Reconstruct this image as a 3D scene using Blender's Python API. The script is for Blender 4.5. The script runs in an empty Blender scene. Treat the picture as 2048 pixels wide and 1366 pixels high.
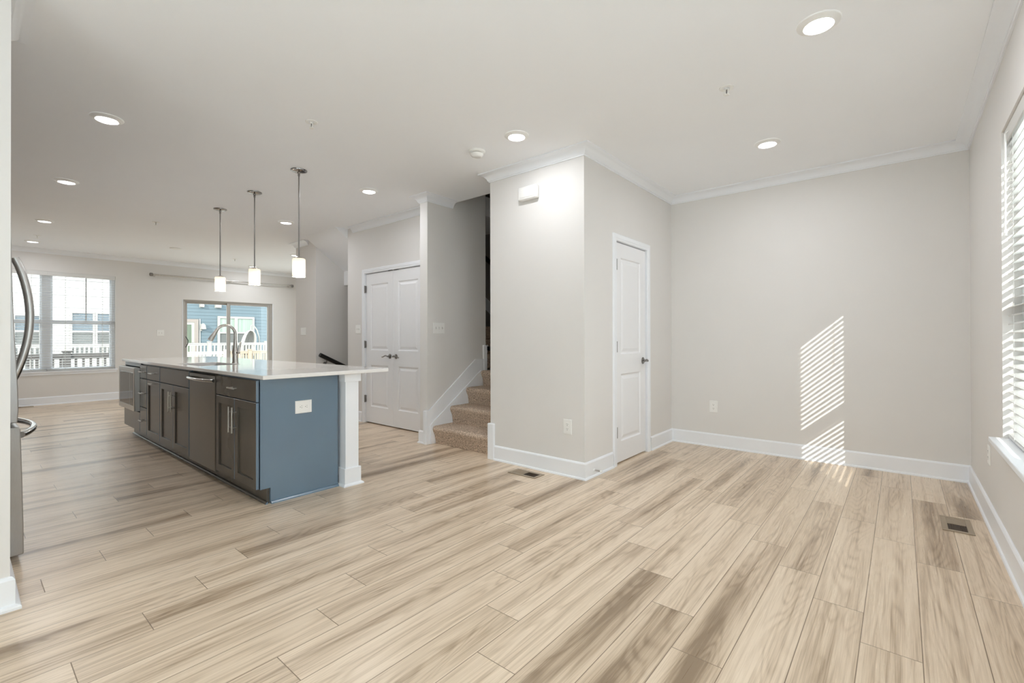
import bpy, bmesh, math, random
from mathutils import Vector, Matrix

# ------------------------------------------------------------------ camera, world, sun, exposure
S = bpy.context.scene
COL = S.collection
H = 2.743            # ceiling height
XR, YB, XC, YC, XF = 0.4252, 5.1983, -1.9946, 3.3115, -11.5587
YD = 3.64            # closet wall plane
XSL, XSR = -3.99, -3.041   # stair wall face / closet block stair side

cam = bpy.data.cameras.new('camera'); camo = bpy.data.objects.new('camera', cam); COL.objects.link(camo)
yaw, pit, rol = math.radians(39.9087), math.radians(0.2172), math.radians(-0.1155)
Rv = Vector((math.cos(yaw), math.sin(yaw), 0)); F0 = Vector((-math.sin(yaw), math.cos(yaw), 0)); Zv = Vector((0, 0, 1))
Fv = F0*math.cos(pit) + Zv*math.sin(pit); Uv = -F0*math.sin(pit) + Zv*math.cos(pit)
CR = Rv*math.cos(rol) + Uv*math.sin(rol); CU = -Rv*math.sin(rol) + Uv*math.cos(rol)
M = Matrix((CR, CU, -Fv)).transposed().to_4x4(); M.translation = Vector((0, 0, 1.1698)); camo.matrix_world = M
cam.sensor_width = 36.0; cam.sensor_fit = 'HORIZONTAL'; cam.lens = 930.32*36.0/2048
cam.shift_y = -11.5/2048; cam.clip_start = 0.02; cam.clip_end = 300
S.camera = camo

S.view_settings.view_transform = 'Standard'; S.view_settings.look = 'None'
S.view_settings.exposure = 0.58; S.view_settings.gamma = 1.0; S.view_settings.use_curve_mapping = False
S.cycles.max_bounces = 14; S.cycles.diffuse_bounces = 10; S.cycles.glossy_bounces = 4
S.cycles.transmission_bounces = 6; S.cycles.transparent_max_bounces = 24
S.cycles.sample_clamp_indirect = 6.0; S.cycles.caustics_reflective = False; S.cycles.caustics_refractive = False

W = bpy.data.worlds.new('sky'); S.world = W; W.use_nodes = True
bg = W.node_tree.nodes['Background']; bg.inputs[0].default_value = (0.86, 0.93, 1.0, 1); bg.inputs[1].default_value = 3.2

sun = bpy.data.lights.new('sun', 'SUN'); sun.energy = 4.2; sun.angle = math.radians(0.3); sun.color = (1.0, 0.95, 0.87)
suno = bpy.data.objects.new('sun', sun); COL.objects.link(suno); suno.location = (8, -8, 12)
SUND = Vector((-0.545, 1.0, -0.485)).normalized()
suno.rotation_euler = SUND.to_track_quat('-Z', 'Y').to_euler()
LAMP = 4.6           # watts of light from one recessed lamp

# ------------------------------------------------------------------ helpers
def link(name, me, parent=None):
    o = bpy.data.objects.new(name, me); COL.objects.link(o)
    if parent is not None: o.parent = parent; o.matrix_parent_inverse = parent.matrix_world.inverted()
    return o

def tag(o, label=None, cat=None, group=None, kind=None):
    if label: o['label'] = label
    if cat: o['category'] = cat
    if group: o['group'] = group
    if kind: o['kind'] = kind
    return o

def thing(name, loc, label, cat, group=None, rz=0):
    o = bpy.data.objects.new(name, None); COL.objects.link(o)
    o.location = loc; o.rotation_euler = (0, 0, rz); o.empty_display_size = 0.1
    bpy.context.view_layer.update()
    return tag(o, label, cat, group)

class MB:
    def __init__(s): s.bm = bmesh.new()
    def _merge(s, b):
        me = bpy.data.meshes.new('tmp'); b.to_mesh(me); b.free(); s.bm.from_mesh(me); bpy.data.meshes.remove(me)
    def box(s, x0, x1, y0, y1, z0, z1, bev=0, seg=2):
        b = bmesh.new(); bmesh.ops.create_cube(b, size=1)
        for v in b.verts:
            v.co = Vector((x0 if v.co.x < 0 else x1, y0 if v.co.y < 0 else y1, z0 if v.co.z < 0 else z1))
        bmesh.ops.recalc_face_normals(b, faces=b.faces)
        if bev: bmesh.ops.bevel(b, geom=list(b.edges), offset=bev, segments=seg, affect='EDGES', profile=0.5)
        s._merge(b); return s
    def prism(s, pts, axis, a0, a1, bev=0):
        b = bmesh.new()
        def mk(p, a): return {'X': (a, p[0], p[1]), 'Y': (p[0], a, p[1]), 'Z': (p[0], p[1], a)}[axis]
        v0 = [b.verts.new(mk(p, a0)) for p in pts]; v1 = [b.verts.new(mk(p, a1)) for p in pts]
        b.faces.new(v0); b.faces.new(v1[::-1]); n = len(pts)
        for i in range(n): b.faces.new((v0[i], v0[(i+1) % n], v1[(i+1) % n], v1[i]))
        bmesh.ops.recalc_face_normals(b, faces=b.faces)
        if bev: bmesh.ops.bevel(b, geom=list(b.edges), offset=bev, segments=2, affect='EDGES', profile=0.5)
        s._merge(b); return s
    def quad(s, *pts):
        s.bm.faces.new([s.bm.verts.new(p) for p in pts]); return s
    def lathe(s, prof, c, axis='Z', seg=32, cap=True):
        b = bmesh.new(); rings = []
        for r, h in prof:
            ring = []
            for i in range(seg):
                a = 2*math.pi*i/seg; x, y = r*math.cos(a), r*math.sin(a)
                p = {'Z': (x, y, h), 'X': (h, x, y), 'Y': (x, h, y)}[axis]
                ring.append(b.verts.new(Vector(p) + Vector(c)))
            rings.append(ring)
        for A, B in zip(rings, rings[1:]):
            for i in range(seg): b.faces.new((A[i], A[(i+1) % seg], B[(i+1) % seg], B[i]))
        if cap: b.faces.new(rings[0][::-1]); b.faces.new(rings[-1])
        bmesh.ops.remove_doubles(b, verts=b.verts, dist=1e-6)
        bmesh.ops.recalc_face_normals(b, faces=b.faces); s._merge(b); return s
    def tube(s, pts, r, seg=12, cap=True, flat=1.0):
        b = bmesh.new(); pts = [Vector(p) for p in pts]; rr = r if isinstance(r, (list, tuple)) else [r]*len(pts)
        rings = []; up = None
        for i, p in enumerate(pts):
            t = (pts[min(i+1, len(pts)-1)] - pts[max(i-1, 0)]).normalized()
            if up is None:
                up = Vector((0, 0, 1)) if abs(t.z) < 0.9 else Vector((1, 0, 0))
            n = (up - t*up.dot(t)).normalized(); m = t.cross(n); up = n
            rings.append([b.verts.new(p + (n*math.cos(a)*flat + m*math.sin(a))*rr[i]) for a in [2*math.pi*k/seg for k in range(seg)]])
        for A, B in zip(rings, rings[1:]):
            for i in range(seg): b.faces.new((A[i], A[(i+1) % seg], B[(i+1) % seg], B[i]))
        if cap: b.faces.new(rings[0][::-1]); b.faces.new(rings[-1])
        bmesh.ops.recalc_face_normals(b, faces=b.faces); s._merge(b); return s
    def loops(s, mp, u0, u1, v0, v1, lp, closed_back=False):
        """nested rectangles: lp = [(inset, depth)...]; the last one is capped"""
        b = bmesh.new(); R = []
        for ins, d in lp:
            R.append([b.verts.new(mp(u, v, d)) for u, v in ((u0+ins, v0+ins), (u1-ins, v0+ins), (u1-ins, v1-ins), (u0+ins, v1-ins))])
        for A, B in zip(R, R[1:]):
            for i in range(4): b.faces.new((A[i], A[(i+1) % 4], B[(i+1) % 4], B[i]))
        b.faces.new(R[-1])
        if closed_back: b.faces.new(R[0][::-1])
        bmesh.ops.recalc_face_normals(b, faces=b.faces); s._merge(b); return s
    def sweep(s, path, prof, side=1, cap=True):
        """prof (out, z) swept along an XY path with mitred corners; out = side * left normal"""
        b = bmesh.new(); P = [Vector((p[0], p[1])) for p in path]; N = []
        for a, c in zip(P, P[1:]):
            d = (c-a).normalized(); N.append(Vector((-d.y, d.x))*side)
        rings = []
        for i, p in enumerate(P):
            if i == 0: m = N[0]
            elif i == len(P)-1: m = N[-1]
            else:
                m = N[i-1] + N[i]; m = m/ max(m.dot(N[i]), 1e-6)
            rings.append([b.verts.new((p.x+m.x*o, p.y+m.y*o, z)) for o, z in prof])
        n = len(prof)
        for A, B in zip(rings, rings[1:]):
            for i in range(n): b.faces.new((A[i], A[(i+1) % n], B[(i+1) % n], B[i]))
        if cap: b.faces.new(rings[0]); b.faces.new(rings[-1][::-1])
        bmesh.ops.recalc_face_normals(b, faces=b.faces); s._merge(b); return s
    def build(s, name, mat, parent=None, smooth=False, angle=35):
        me = bpy.data.meshes.new(name); s.bm.to_mesh(me); s.bm.free(); me.materials.append(mat)
        if smooth:
            for p in me.polygons: p.use_smooth = True
            try: me.set_sharp_from_angle(angle=math.radians(angle))
            except Exception: pass
        return link(name, me, parent)

def dup(o, dx=Vector((0, 0, 0)), parent=None, label=None, group=None):
    c = o.copy(); COL.objects.link(c)
    if parent is None:
        c.location = o.location + Vector(dx)
    else:
        c.parent = parent; c.matrix_parent_inverse = o.matrix_parent_inverse.copy()
    if label: c['label'] = label
    if group: c['group'] = group
    for ch in list(o.children): dup(ch, parent=c)
    return c

# ------------------------------------------------------------------ materials
def mat(name, col, rough=0.5, metal=0.0, spec=0.5, **kw):
    m = bpy.data.materials.new(name); m.use_nodes = True; nt = m.node_tree; p = nt.nodes['Principled BSDF']
    p.inputs['Base Color'].default_value = (*col, 1); p.inputs['Roughness'].default_value = rough
    p.inputs['Metallic'].default_value = metal; p.inputs['Specular IOR Level'].default_value = spec
    for k, v in kw.items(): p.inputs[k.replace('_', ' ')].default_value = v
    return m
def nodes(m): return m.node_tree.nodes, m.node_tree.links, m.node_tree.nodes['Principled BSDF']
def add_noise(m, c1, c2, scale, detail=3, bump=0.0, stretch=(1, 1, 1), bscale=None, bdist=0.002):
    n, l, p = nodes(m); tc = n.new('ShaderNodeTexCoord'); mp = n.new('ShaderNodeMapping'); mp.inputs['Scale'].default_value = stretch
    l.new(tc.outputs['Object'], mp.inputs[0]); t = n.new('ShaderNodeTexNoise'); t.inputs['Scale'].default_value = scale; t.inputs['Detail'].default_value = detail
    l.new(mp.outputs[0], t.inputs[0]); r = n.new('ShaderNodeValToRGB'); r.color_ramp.elements[0].position = 0.3; r.color_ramp.elements[1].position = 0.7
    r.color_ramp.elements[0].color = (*c1, 1); r.color_ramp.elements[1].color = (*c2, 1)
    l.new(t.outputs[0], r.inputs[0]); l.new(r.outputs[0], p.inputs['Base Color'])
    if bump:
        t2 = n.new('ShaderNodeTexNoise'); t2.inputs['Scale'].default_value = bscale or scale; t2.inputs['Detail'].default_value = 2; l.new(mp.outputs[0], t2.inputs[0])
        b = n.new('ShaderNodeBump'); b.inputs['Strength'].default_value = bump; b.inputs['Distance'].default_value = bdist
        l.new(t2.outputs[0], b.inputs['Height']); l.new(b.outputs[0], p.inputs['Normal'])
    return m

m_wall = add_noise(mat('wall_paint', (0.66, 0.64, 0.61), 0.75, spec=0.25), (0.745, 0.732, 0.713), (0.755, 0.742, 0.723), 3, 2, 0.06, bscale=350, bdist=0.001)
m_ceil = add_noise(mat('ceiling_paint', (0.7, 0.7, 0.7), 0.9, spec=0.1), (0.895, 0.912, 0.935), (0.905, 0.922, 0.945), 2, 2, 0.05, bscale=250, bdist=0.001)
m_trim = mat('trim_paint', (0.86, 0.885, 0.92), 0.35, spec=0.4)
m_door = mat('door_paint', (0.86, 0.87, 0.89), 0.35, spec=0.4)
m_white = mat('white_plastic', (0.86, 0.86, 0.84), 0.3)
m_slot = mat('dark_slot', (0.05, 0.05, 0.05), 0.6)
m_nickel = add_noise(mat('brushed_nickel', (0.6, 0.58, 0.55), 0.3, 1.0), (0.50, 0.48, 0.45), (0.62, 0.60, 0.57), 90, 2, stretch=(1, 1, 0.1))
m_chrome = mat('polished_chrome', (0.62, 0.62, 0.62), 0.08, 1.0)
m_canopy = mat('dark_chrome', (0.36, 0.36, 0.36), 0.06, 1.0)
m_pewter = mat('dark_nickel', (0.28, 0.27, 0.26), 0.28, 1.0)
m_steel = add_noise(mat('stainless_steel', (0.5, 0.49, 0.47), 0.28, 1.0), (0.47, 0.46, 0.44), (0.56, 0.55, 0.53), 60, 3, stretch=(40, 40, 0.6))
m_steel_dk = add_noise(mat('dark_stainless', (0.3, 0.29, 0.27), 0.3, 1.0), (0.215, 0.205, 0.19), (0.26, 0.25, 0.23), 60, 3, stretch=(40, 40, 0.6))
m_steel_md = add_noise(mat('mid_stainless', (0.4, 0.39, 0.375), 0.32, 1.0), (0.37, 0.36, 0.35), (0.43, 0.42, 0.41), 60, 3, stretch=(40, 40, 0.6))
m_steel_side = mat('grey_appliance_side', (0.30, 0.295, 0.29), 0.38, 0.6)
m_black = mat('black_paint', (0.012, 0.012, 0.012), 0.3)
m_gasket = mat('black_gasket', (0.02, 0.02, 0.02), 0.5)  # also blackens the sheets standing in for darkness behind the closet doors
m_cab = add_noise(mat('cabinet_paint', (0.14, 0.2, 0.26), 0.22, spec=1.0), (0.125, 0.195, 0.27), (0.13, 0.205, 0.28), 4, 2)
m_cabshade = add_noise(mat('cabinet_paint_shaded', (0.08, 0.07, 0.06), 0.25, spec=0.6), (0.082, 0.074, 0.062), (0.092, 0.082, 0.069), 5, 2)  # blue cabinet paint with shade and warm cast put into the colour
m_brown = mat('unseen_run_brown', (0.16, 0.11, 0.07), 0.4)  # colour of the added kitchen run, chosen for its reflection
m_dkglass = mat('dark_glass', (0.02, 0.02, 0.02), 0.06)
m_quartz = add_noise(mat('white_quartz', (0.85, 0.83, 0.8), 0.06, spec=0.6), (0.81, 0.80, 0.785), (0.84, 0.83, 0.815), 60, 4)
m_carpet = add_noise(mat('carpet', (0.4, 0.33, 0.28), 0.95, spec=0.05), (0.27, 0.20, 0.15), (0.84, 0.68, 0.54), 95, 3, 1.0, bscale=220, bdist=0.006)
m_slat = mat('blind_slat', (0.70, 0.70, 0.685), 0.4)
n, l, p = nodes(m_slat)
p.inputs['Subsurface Weight'].default_value = 0.0
m_vent = mat('tan_register_metal', (0.36, 0.29, 0.21), 0.45, 0.2)
m_ventdk = mat('register_shadow_metal', (0.06, 0.04, 0.025), 0.6)  # shade of the open half painted in, darker copy of the register metal
m_alu = mat('taupe_door_frame', (0.42, 0.395, 0.365), 0.45)
m_stairshade = add_noise(mat('stairwell_wall_shaded', (0.05, 0.047, 0.043), 0.8), (0.33, 0.315, 0.30), (0.35, 0.335, 0.315), 3)  # stairwell darkness painted in, darker than the other walls

def emis(name, col, s):
    m = bpy.data.materials.new(name); m.use_nodes = True; nt = m.node_tree; nt.nodes.clear()
    e = nt.nodes.new('ShaderNodeEmission'); e.inputs[0].default_value = (*col, 1); e.inputs[1].default_value = s
    o = nt.nodes.new('ShaderNodeOutputMaterial'); nt.links.new(e.outputs[0], o.inputs[0]); return m
m_lens = emis('lamp_lens', (1.0, 1.0, 1.0), 3.0)
m_bulb = emis('bulb', (1.0, 0.92, 0.80), 330.0)

m_glass = bpy.data.materials.new('window_glass'); m_glass.use_nodes = True
nt = m_glass.node_tree; nt.nodes.clear()
o_ = nt.nodes.new('ShaderNodeOutputMaterial'); mx = nt.nodes.new('ShaderNodeMixShader'); tr = nt.nodes.new('ShaderNodeBsdfTransparent'); gl = nt.nodes.new('ShaderNodeBsdfGlossy')
gl.inputs['Roughness'].default_value = 0.02; lw = nt.nodes.new('ShaderNodeLayerWeight'); lw.inputs[0].default_value = 0.5; pw = nt.nodes.new('ShaderNodeMath'); pw.operation = 'POWER'; pw.inputs[1].default_value = 5.0; fr = nt.nodes.new('ShaderNodeMath'); fr.operation = 'MULTIPLY_ADD'; fr.inputs[1].default_value = 0.5; fr.inputs[2].default_value = 0.03
nt.links.new(lw.outputs['Facing'], pw.inputs[0]); nt.links.new(pw.outputs[0], fr.inputs[0]); tr.inputs[0].default_value = (0.95, 0.97, 0.96, 1)
nt.links.new(fr.outputs[0], mx.inputs[0]); nt.links.new(tr.outputs[0], mx.inputs[1]); nt.links.new(gl.outputs[0], mx.inputs[2]); nt.links.new(mx.outputs[0], o_.inputs[0])

m_shade = bpy.data.materials.new('frosted_shade_glass'); m_shade.use_nodes = True
nt = m_shade.node_tree; nt.nodes.clear()
o_ = nt.nodes.new('ShaderNodeOutputMaterial'); mx = nt.nodes.new('ShaderNodeMixShader'); tl = nt.nodes.new('ShaderNodeBsdfTranslucent'); df = nt.nodes.new('ShaderNodeBsdfDiffuse')
tl.inputs[0].default_value = (1.0, 0.95, 0.88, 1); df.inputs[0].default_value = (0.9, 0.88, 0.85, 1); mx.inputs[0].default_value = 0.35
nt.links.new(tl.outputs[0], mx.inputs[1]); nt.links.new(df.outputs[0], mx.inputs[2]); nt.links.new(mx.outputs[0], o_.inputs[0])

m_addedsheer = bpy.data.materials.new('added_shade_fabric'); m_addedsheer.use_nodes = True  # cloth of the shades added at unseen windows to soften daylight
nt = m_addedsheer.node_tree; nt.nodes.clear()
o_ = nt.nodes.new('ShaderNodeOutputMaterial'); mx = nt.nodes.new('ShaderNodeMixShader'); tl = nt.nodes.new('ShaderNodeBsdfTranslucent'); df = nt.nodes.new('ShaderNodeBsdfDiffuse')
tl.inputs[0].default_value = (0.90, 0.91, 0.92, 1); df.inputs[0].default_value = (0.85, 0.85, 0.85, 1); mx.inputs[0].default_value = 0.10
nt.links.new(tl.outputs[0], mx.inputs[1]); nt.links.new(df.outputs[0], mx.inputs[2]); nt.links.new(mx.outputs[0], o_.inputs[0])

# --- plank floor: rows along Y, 0.1815 wide, 1.22 long, stair-stepped joints
def floor_material():
    m = mat('oak_plank_floor', (0.5, 0.42, 0.33), 0.36, spec=0.45); n, l, p = nodes(m)
    def math_(op, a, b=None, c=None):
        q = n.new('ShaderNodeMath'); q.operation = op
        for i, v in enumerate((a, b, c)):
            if v is None: continue
            if isinstance(v, (int, float)): q.inputs[i].default_value = v
            else: l.new(v, q.inputs[i])
        return q.outputs[0]
    tc = n.new('ShaderNodeTexCoord'); sx = n.new('ShaderNodeSeparateXYZ'); l.new(tc.outputs['Object'], sx.inputs[0])
    X, Y = sx.outputs[0], sx.outputs[1]
    a = math_('DIVIDE', math_('ADD', X, 0.1255), 0.1815); row = math_('FLOOR', a); fu = math_('SUBTRACT', a, row)
    b = math_('DIVIDE', math_('ADD', math_('SUBTRACT', Y, 3.446), math_('MULTIPLY', row, 0.2435)), 1.22); idx = math_('FLOOR', b); fv = math_('SUBTRACT', b, idx)
    cv = n.new('ShaderNodeCombineXYZ'); l.new(row, cv.inputs[0]); l.new(idx, cv.inputs[1])
    wn = n.new('ShaderNodeTexWhiteNoise'); wn.noise_dimensions = '3D'; l.new(cv.outputs[0], wn.inputs[0])
    ws = n.new('ShaderNodeSeparateXYZ'); l.new(wn.outputs['Color'], ws.inputs[0]); r1, r2, r3 = ws.outputs
    cx = math_('MULTIPLY', math_('SUBTRACT', fu, 0.5), 0.1815)
    g = n.new('ShaderNodeCombineXYZ'); l.new(math_('ADD', cx, math_('MULTIPLY', r2, 37.0)), g.inputs[0]); l.new(math_('ADD', Y, math_('MULTIPLY', r3, 53.0)), g.inputs[1]); l.new(math_('MULTIPLY', r1, 91.0), g.inputs[2])
    def noise(sc, stretch, detail, rough=0.5, dist=0.0):
        mp = n.new('ShaderNodeMapping'); mp.inputs['Scale'].default_value = stretch; l.new(g.outputs[0], mp.inputs[0])
        t = n.new('ShaderNodeTexNoise'); t.inputs['Scale'].default_value = sc; t.inputs['Detail'].default_value = detail; t.inputs['Roughness'].default_value = rough; t.inputs['Distortion'].default_value = dist
        l.new(mp.outputs[0], t.inputs[0]); return t.outputs[0]
    big = noise(1.0, (6.0, 0.85, 1), 2, 0.45, 0.3)                       # contour field: cathedral arches and knots
    ring = math_('SINE', math_('MULTIPLY', big, 105.0))
    ring2 = math_('POWER', math_('ADD', math_('MULTIPLY', ring, 0.5), 0.5), 2.0)
    fine = noise(1.0, (210, 3.5, 1), 3, 0.6)                           # pores and streaks
    mid = noise(1.0, (52, 1.0, 1), 3, 0.55, 0.0)                            # broad streaks
    tone = noise(1.0, (5.0, 0.6, 1), 2, 0.5)
    heart = math_('SUBTRACT', 1.0, math_('MULTIPLY', math_('ABSOLUTE', math_('SUBTRACT', fu, 0.5)), 1.7))   # darker heartwood along the middle
    def ss(v, lo, hi):
        q = n.new('ShaderNodeMapRange'); q.interpolation_type = 'SMOOTHSTEP'; l.new(v, q.inputs[0]); q.inputs[1].default_value = lo; q.inputs[2].default_value = hi; return q.outputs[0]
    dk = math_('MULTIPLY', ss(tone, 0.34, 0.66), heart)
    dk = math_('MULTIPLY', dk, math_('ADD', 0.30, math_('MULTIPLY', ss(r1, 0.3, 0.95), 0.75)))
    dk = math_('ADD', dk, math_('MULTIPLY', ss(mid, 0.42, 0.72), 0.34))
    dk = math_('ADD', dk, math_('MULTIPLY', math_('MULTIPLY', ring2, heart), 0.24))
    dk = math_('ADD', dk, math_('MULTIPLY', math_('SUBTRACT', fine, 0.48), 0.95))
    dk = math_('ADD', dk, math_('MULTIPLY', math_('SUBTRACT', r2, 0.45), 0.24))
    rp = n.new('ShaderNodeValToRGB'); l.new(dk, rp.inputs[0]); e = rp.color_ramp.elements
    e[0].position = 0.0; e[0].color = (0.78, 0.645, 0.50, 1); e[1].position = 1.0; e[1].color = (0.28, 0.20, 0.13, 1)
    k = e.new(0.30); k.color = (0.65, 0.52, 0.385, 1); k = e.new(0.62); k.color = (0.46, 0.35, 0.245, 1)
    # seams
    eu = math_('MULTIPLY', math_('MINIMUM', fu, math_('SUBTRACT', 1.0, fu)), 0.1815); ev = math_('MULTIPLY', math_('MINIMUM', fv, math_('SUBTRACT', 1.0, fv)), 1.22)
    ed = math_('MINIMUM', eu, ev); sm = n.new('ShaderNodeMapRange'); l.new(ed, sm.inputs[0]); sm.inputs[1].default_value = 0.0006; sm.inputs[2].default_value = 0.0022
    mixc = n.new('ShaderNodeMix'); mixc.data_type = 'RGBA'; l.new(sm.outputs[0], mixc.inputs['Factor'])
    mixc.inputs[6].default_value = (0.20, 0.14, 0.09, 1); l.new(rp.outputs[0], mixc.inputs[7]); l.new(mixc.outputs[2], p.inputs['Base Color'])
    bp_ = n.new('ShaderNodeBump'); bp_.inputs['Strength'].default_value = 0.25; bp_.inputs['Distance'].default_value = 0.0015
    l.new(math_('ADD', sm.outputs[0], math_('MULTIPLY', fine, 0.25)), bp_.inputs['Height']); l.new(bp_.outputs[0], p.inputs['Normal'])
    rr = math_('ADD', 0.22, math_('MULTIPLY', fine, 0.14)); l.new(rr, p.inputs['Roughness'])
    return m
m_floor = floor_material()

def struct(name, mb, m, parent=None, smooth=False):
    o = mb.build(name, m, parent, smooth)
    if parent is None: o['kind'] = 'structure'
    return o

# ------------------------------------------------------------------ room shell
T = 0.115
YFW = -1.6      # wall behind the camera
YS = 0.1520      # end of the wall stub at the left
YK = -0.62      # kitchen wall
YL = 5.6        # living room side wall
f = MB()
f.box(-11.8, 0.7, -1.75, YD, -0.25, 0).box(-11.8, -7.069, YD, 5.75, -0.25, 0).box(-6.141, 0.7, YD, 5.4, -0.25, 0)
struct('floor', f, m_floor)
c = MB(); ZC = H+0.25
c.box(-11.8, 0.7, -1.75, 3.44, H, ZC).box(-11.8, -7.069, 3.44, 5.75, H, ZC).box(-6.141, -4.115, 3.44, 5.4, H, ZC)
c.box(-4.115, XSR, 3.44, 3.74, H, ZC).box(XSR, 0.7, 3.44, 5.4, H, ZC)
# sloped soffit over the stairs going down
c.prism([(3.44, H), (4.12, 2.268), (4.12, 2.036), (6.2, 2.036), (6.2, ZC), (3.44, ZC)], 'X', -7.069, -6.141)
struct('ceiling', c, m_ceil)

# right wall with the window opening
WT = 0.20; WY0, WY1, WZ0, WZ1 = 2.70, 3.676, 0.588, 2.287
VY0, VY1 = -1.15, 1.75        # unseen window added to the right wall to let in more daylight
w = MB(); w.box(XR, XR+WT, -1.75, VY0, 0, H).box(XR, XR+WT, VY1, WY0, 0, H).box(XR, XR+WT, VY0, VY1, 0, WZ0).box(XR, XR+WT, VY0, VY1, WZ1, H)
w.box(XR, XR+WT, WY1, YB+0.2, 0, H).box(XR, XR+WT, WY0, WY1, 0, WZ0).box(XR, XR+WT, WY0, WY1, WZ1, H)
struct('wall_right', w, m_wall)
struct('wall_back', MB().box(XSR, XR, YB, YB+T, 0, H), m_wall)
# closet block in the middle (two faces, door opening in the side face)
DY0, DY1, DZ = 3.845, 4.545, 2.062
w = MB(); w.box(XSR, XC, YC, YC+T, 0, H).box(XC-T, XC, YC+T, DY0, 0, H).box(XC-T, XC, DY1, YB, 0, H).box(XC-T, XC, DY0, DY1, DZ, H)
w.box(XSR, XSR+T, YC+T, YB, 0, H)
w.box(XSR, XSR+0.02, YC+T, YB+T, H, 5.0).box(XSR, XSR+0.02, 3.74, YC+T+0.5, H, 5.0)
struct('wall_center', w, m_wall)
# stair wall
w = MB(); w.box(XSL-0.125, XSL, 3.3235, 4.256, 0, 5.0)
struct('wall_stair', w, m_wall)
# closet wall with double-door opening
CX0, CX1, CZ = -5.705, -4.44, 2.062
w = MB(); w.box(-6.141, CX0, YD, YD+T, 0, H).box(CX1, -4.115, YD, YD+T, 0, H).box(CX0, CX1, YD, YD+T, CZ, H).box(-6.141, -6.141+T, YD+T, 6.2, -1.5, H)
struct('wall_closet', w, m_wall)
# wall piece beside the stairs going down, and its stair-side face
w = MB(); w.box(-7.741, -7.069, YD, YD+T, 0, H).box(-7.069-T, -7.069, YD+T, 6.2, -1.5, H).box(-7.741, -7.741+T, YD+T, YL, 0, H).box(-7.2, -6.0, 6.2, 6.3, -1.5, H)
struct('wall_landing', w, m_wall)
LX0, LX1 = -10.6, -8.9  # opening for a window added to light the far area
struct('wall_side', MB().box(-11.72, LX0, YL, YL+T, 0, H).box(LX1, -7.741, YL, YL+T, 0, H).box(LX0, LX1, YL, YL+T, 0, .3).box(LX0, LX1, YL, YL+T, 2.4, H), m_wall)
# far wall: twin window + sliding door
FW0, FW1, FZ0, FZ1 = 0.10, 1.962, 0.592, 2.356
SY0, SY1, SZ = 3.058, 4.87, 1.985
XFO = XF-0.16
w = MB()
w.box(XFO, XF, -1.0, FW0, 0, H).box(XFO, XF, FW0, FW1, 0, FZ0).box(XFO, XF, FW0, FW1, FZ1, H).box(XFO, XF, FW1, SY0, 0, H)
w.box(XFO, XF, SY0, SY1, SZ, H).box(XFO, XF, SY1, YL+T, 0, H)
struct('wall_far', w, m_wall)
wk = struct('wall_kitchen', MB().box(XFO, -3.48, YK-T, YK, 0, H), m_wall)
kb = MB()  # unseen cabinet run added so the island reflects something dark and brown
for i in range(5): kb.box(-4.46-.9*(i+1)+.002, -4.46-.9*i-.002, YK, -.04, .1, .885, .003)
kb.box(-8.96, -4.46, YK, -.1, 0, .1).build('unseen_base_run', m_brown, wk)
kb = MB()
for i in range(5): kb.box(-4.46-.9*(i+1)+.002, -4.46-.9*i-.002, YK, -.28, 1.40, 2.35, .003)
kb.build('unseen_upper_run', m_brown, wk); MB().box(-8.98, -4.45, YK, -.02, .885, .915, .003).build('unseen_worktop_run', m_quartz, wk)
struct('wall_left', MB().box(-3.48, -2.962, YFW-T, YS, 0, H), m_wall)
w = MB(); BX0, BX1, BZ0, BZ1 = -1.95, 0.05, 0.15, 2.45  # opening for the window added behind the camera
w.box(-2.962, BX0, YFW-T, YFW, 0, H).box(BX1, XR, YFW-T, YFW, 0, H).box(BX0, BX1, YFW-T, YFW, 0, BZ0).box(BX0, BX1, YFW-T, YFW, BZ1, H)
struct('wall_front', w, m_wall)
# upper stairwell
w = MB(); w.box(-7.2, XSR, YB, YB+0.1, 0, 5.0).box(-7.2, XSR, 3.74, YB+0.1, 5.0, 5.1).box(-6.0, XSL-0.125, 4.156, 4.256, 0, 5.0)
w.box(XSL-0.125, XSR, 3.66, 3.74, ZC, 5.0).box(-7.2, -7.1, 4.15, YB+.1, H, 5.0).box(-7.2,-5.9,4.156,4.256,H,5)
struct('wall_stairwell', w, m_stairshade)
struct('ground', MB().box(-70, 40, -40, 50, -3.3, -3.0), add_noise(mat('pale_bounce_ground', (0.2, 0.22, 0.12), 0.9), (0.48, 0.47, 0.43), (0.58, 0.57, 0.53), 2))  # ground made pale to bounce daylight up into the room

# crown moulding
P = 0.0852; D = 0.0775
def cove(p, d):
    return [(0, H), (p, H), (p, H-.010), (p*.88, H-.013), (p*.66, H-.020), (p*.46, H-.031), (p*.31, H-.045), (p*.23, H-.060), (p*.20, H-.067), (p*.13, H-.068), (p*.11, H-d), (0, H-d)]
cr = MB()
cr.sweep([(XSR, 3.735), (XSR, YC), (XC, YC), (XC, YB), (XR, YB), (XR, YFW), (-2.962, YFW), (-2.962, YS), (-3.48, YS), (-3.48, -0.4)], cove(P, D), side=-1)
struct('trim_1', cr, m_trim, smooth=True)
struct('trim_2', MB().sweep([(-6.0, YD), (XSL-.125, YD), (XSL-.125, 3.3235), (XSL, 3.3235), (XSL, 3.70)], cove(P, D), side=-1), m_trim, smooth=True)
struct('trim_3', MB().sweep([(-7.741, YL), (-7.741, YD), (-7.31, YD)], cove(P, D), side=-1), m_trim, smooth=True)
struct('trim_4', MB().sweep([(XF, YL), (XF, YK)], cove(P, D), side=1), m_trim, smooth=True)

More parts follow.
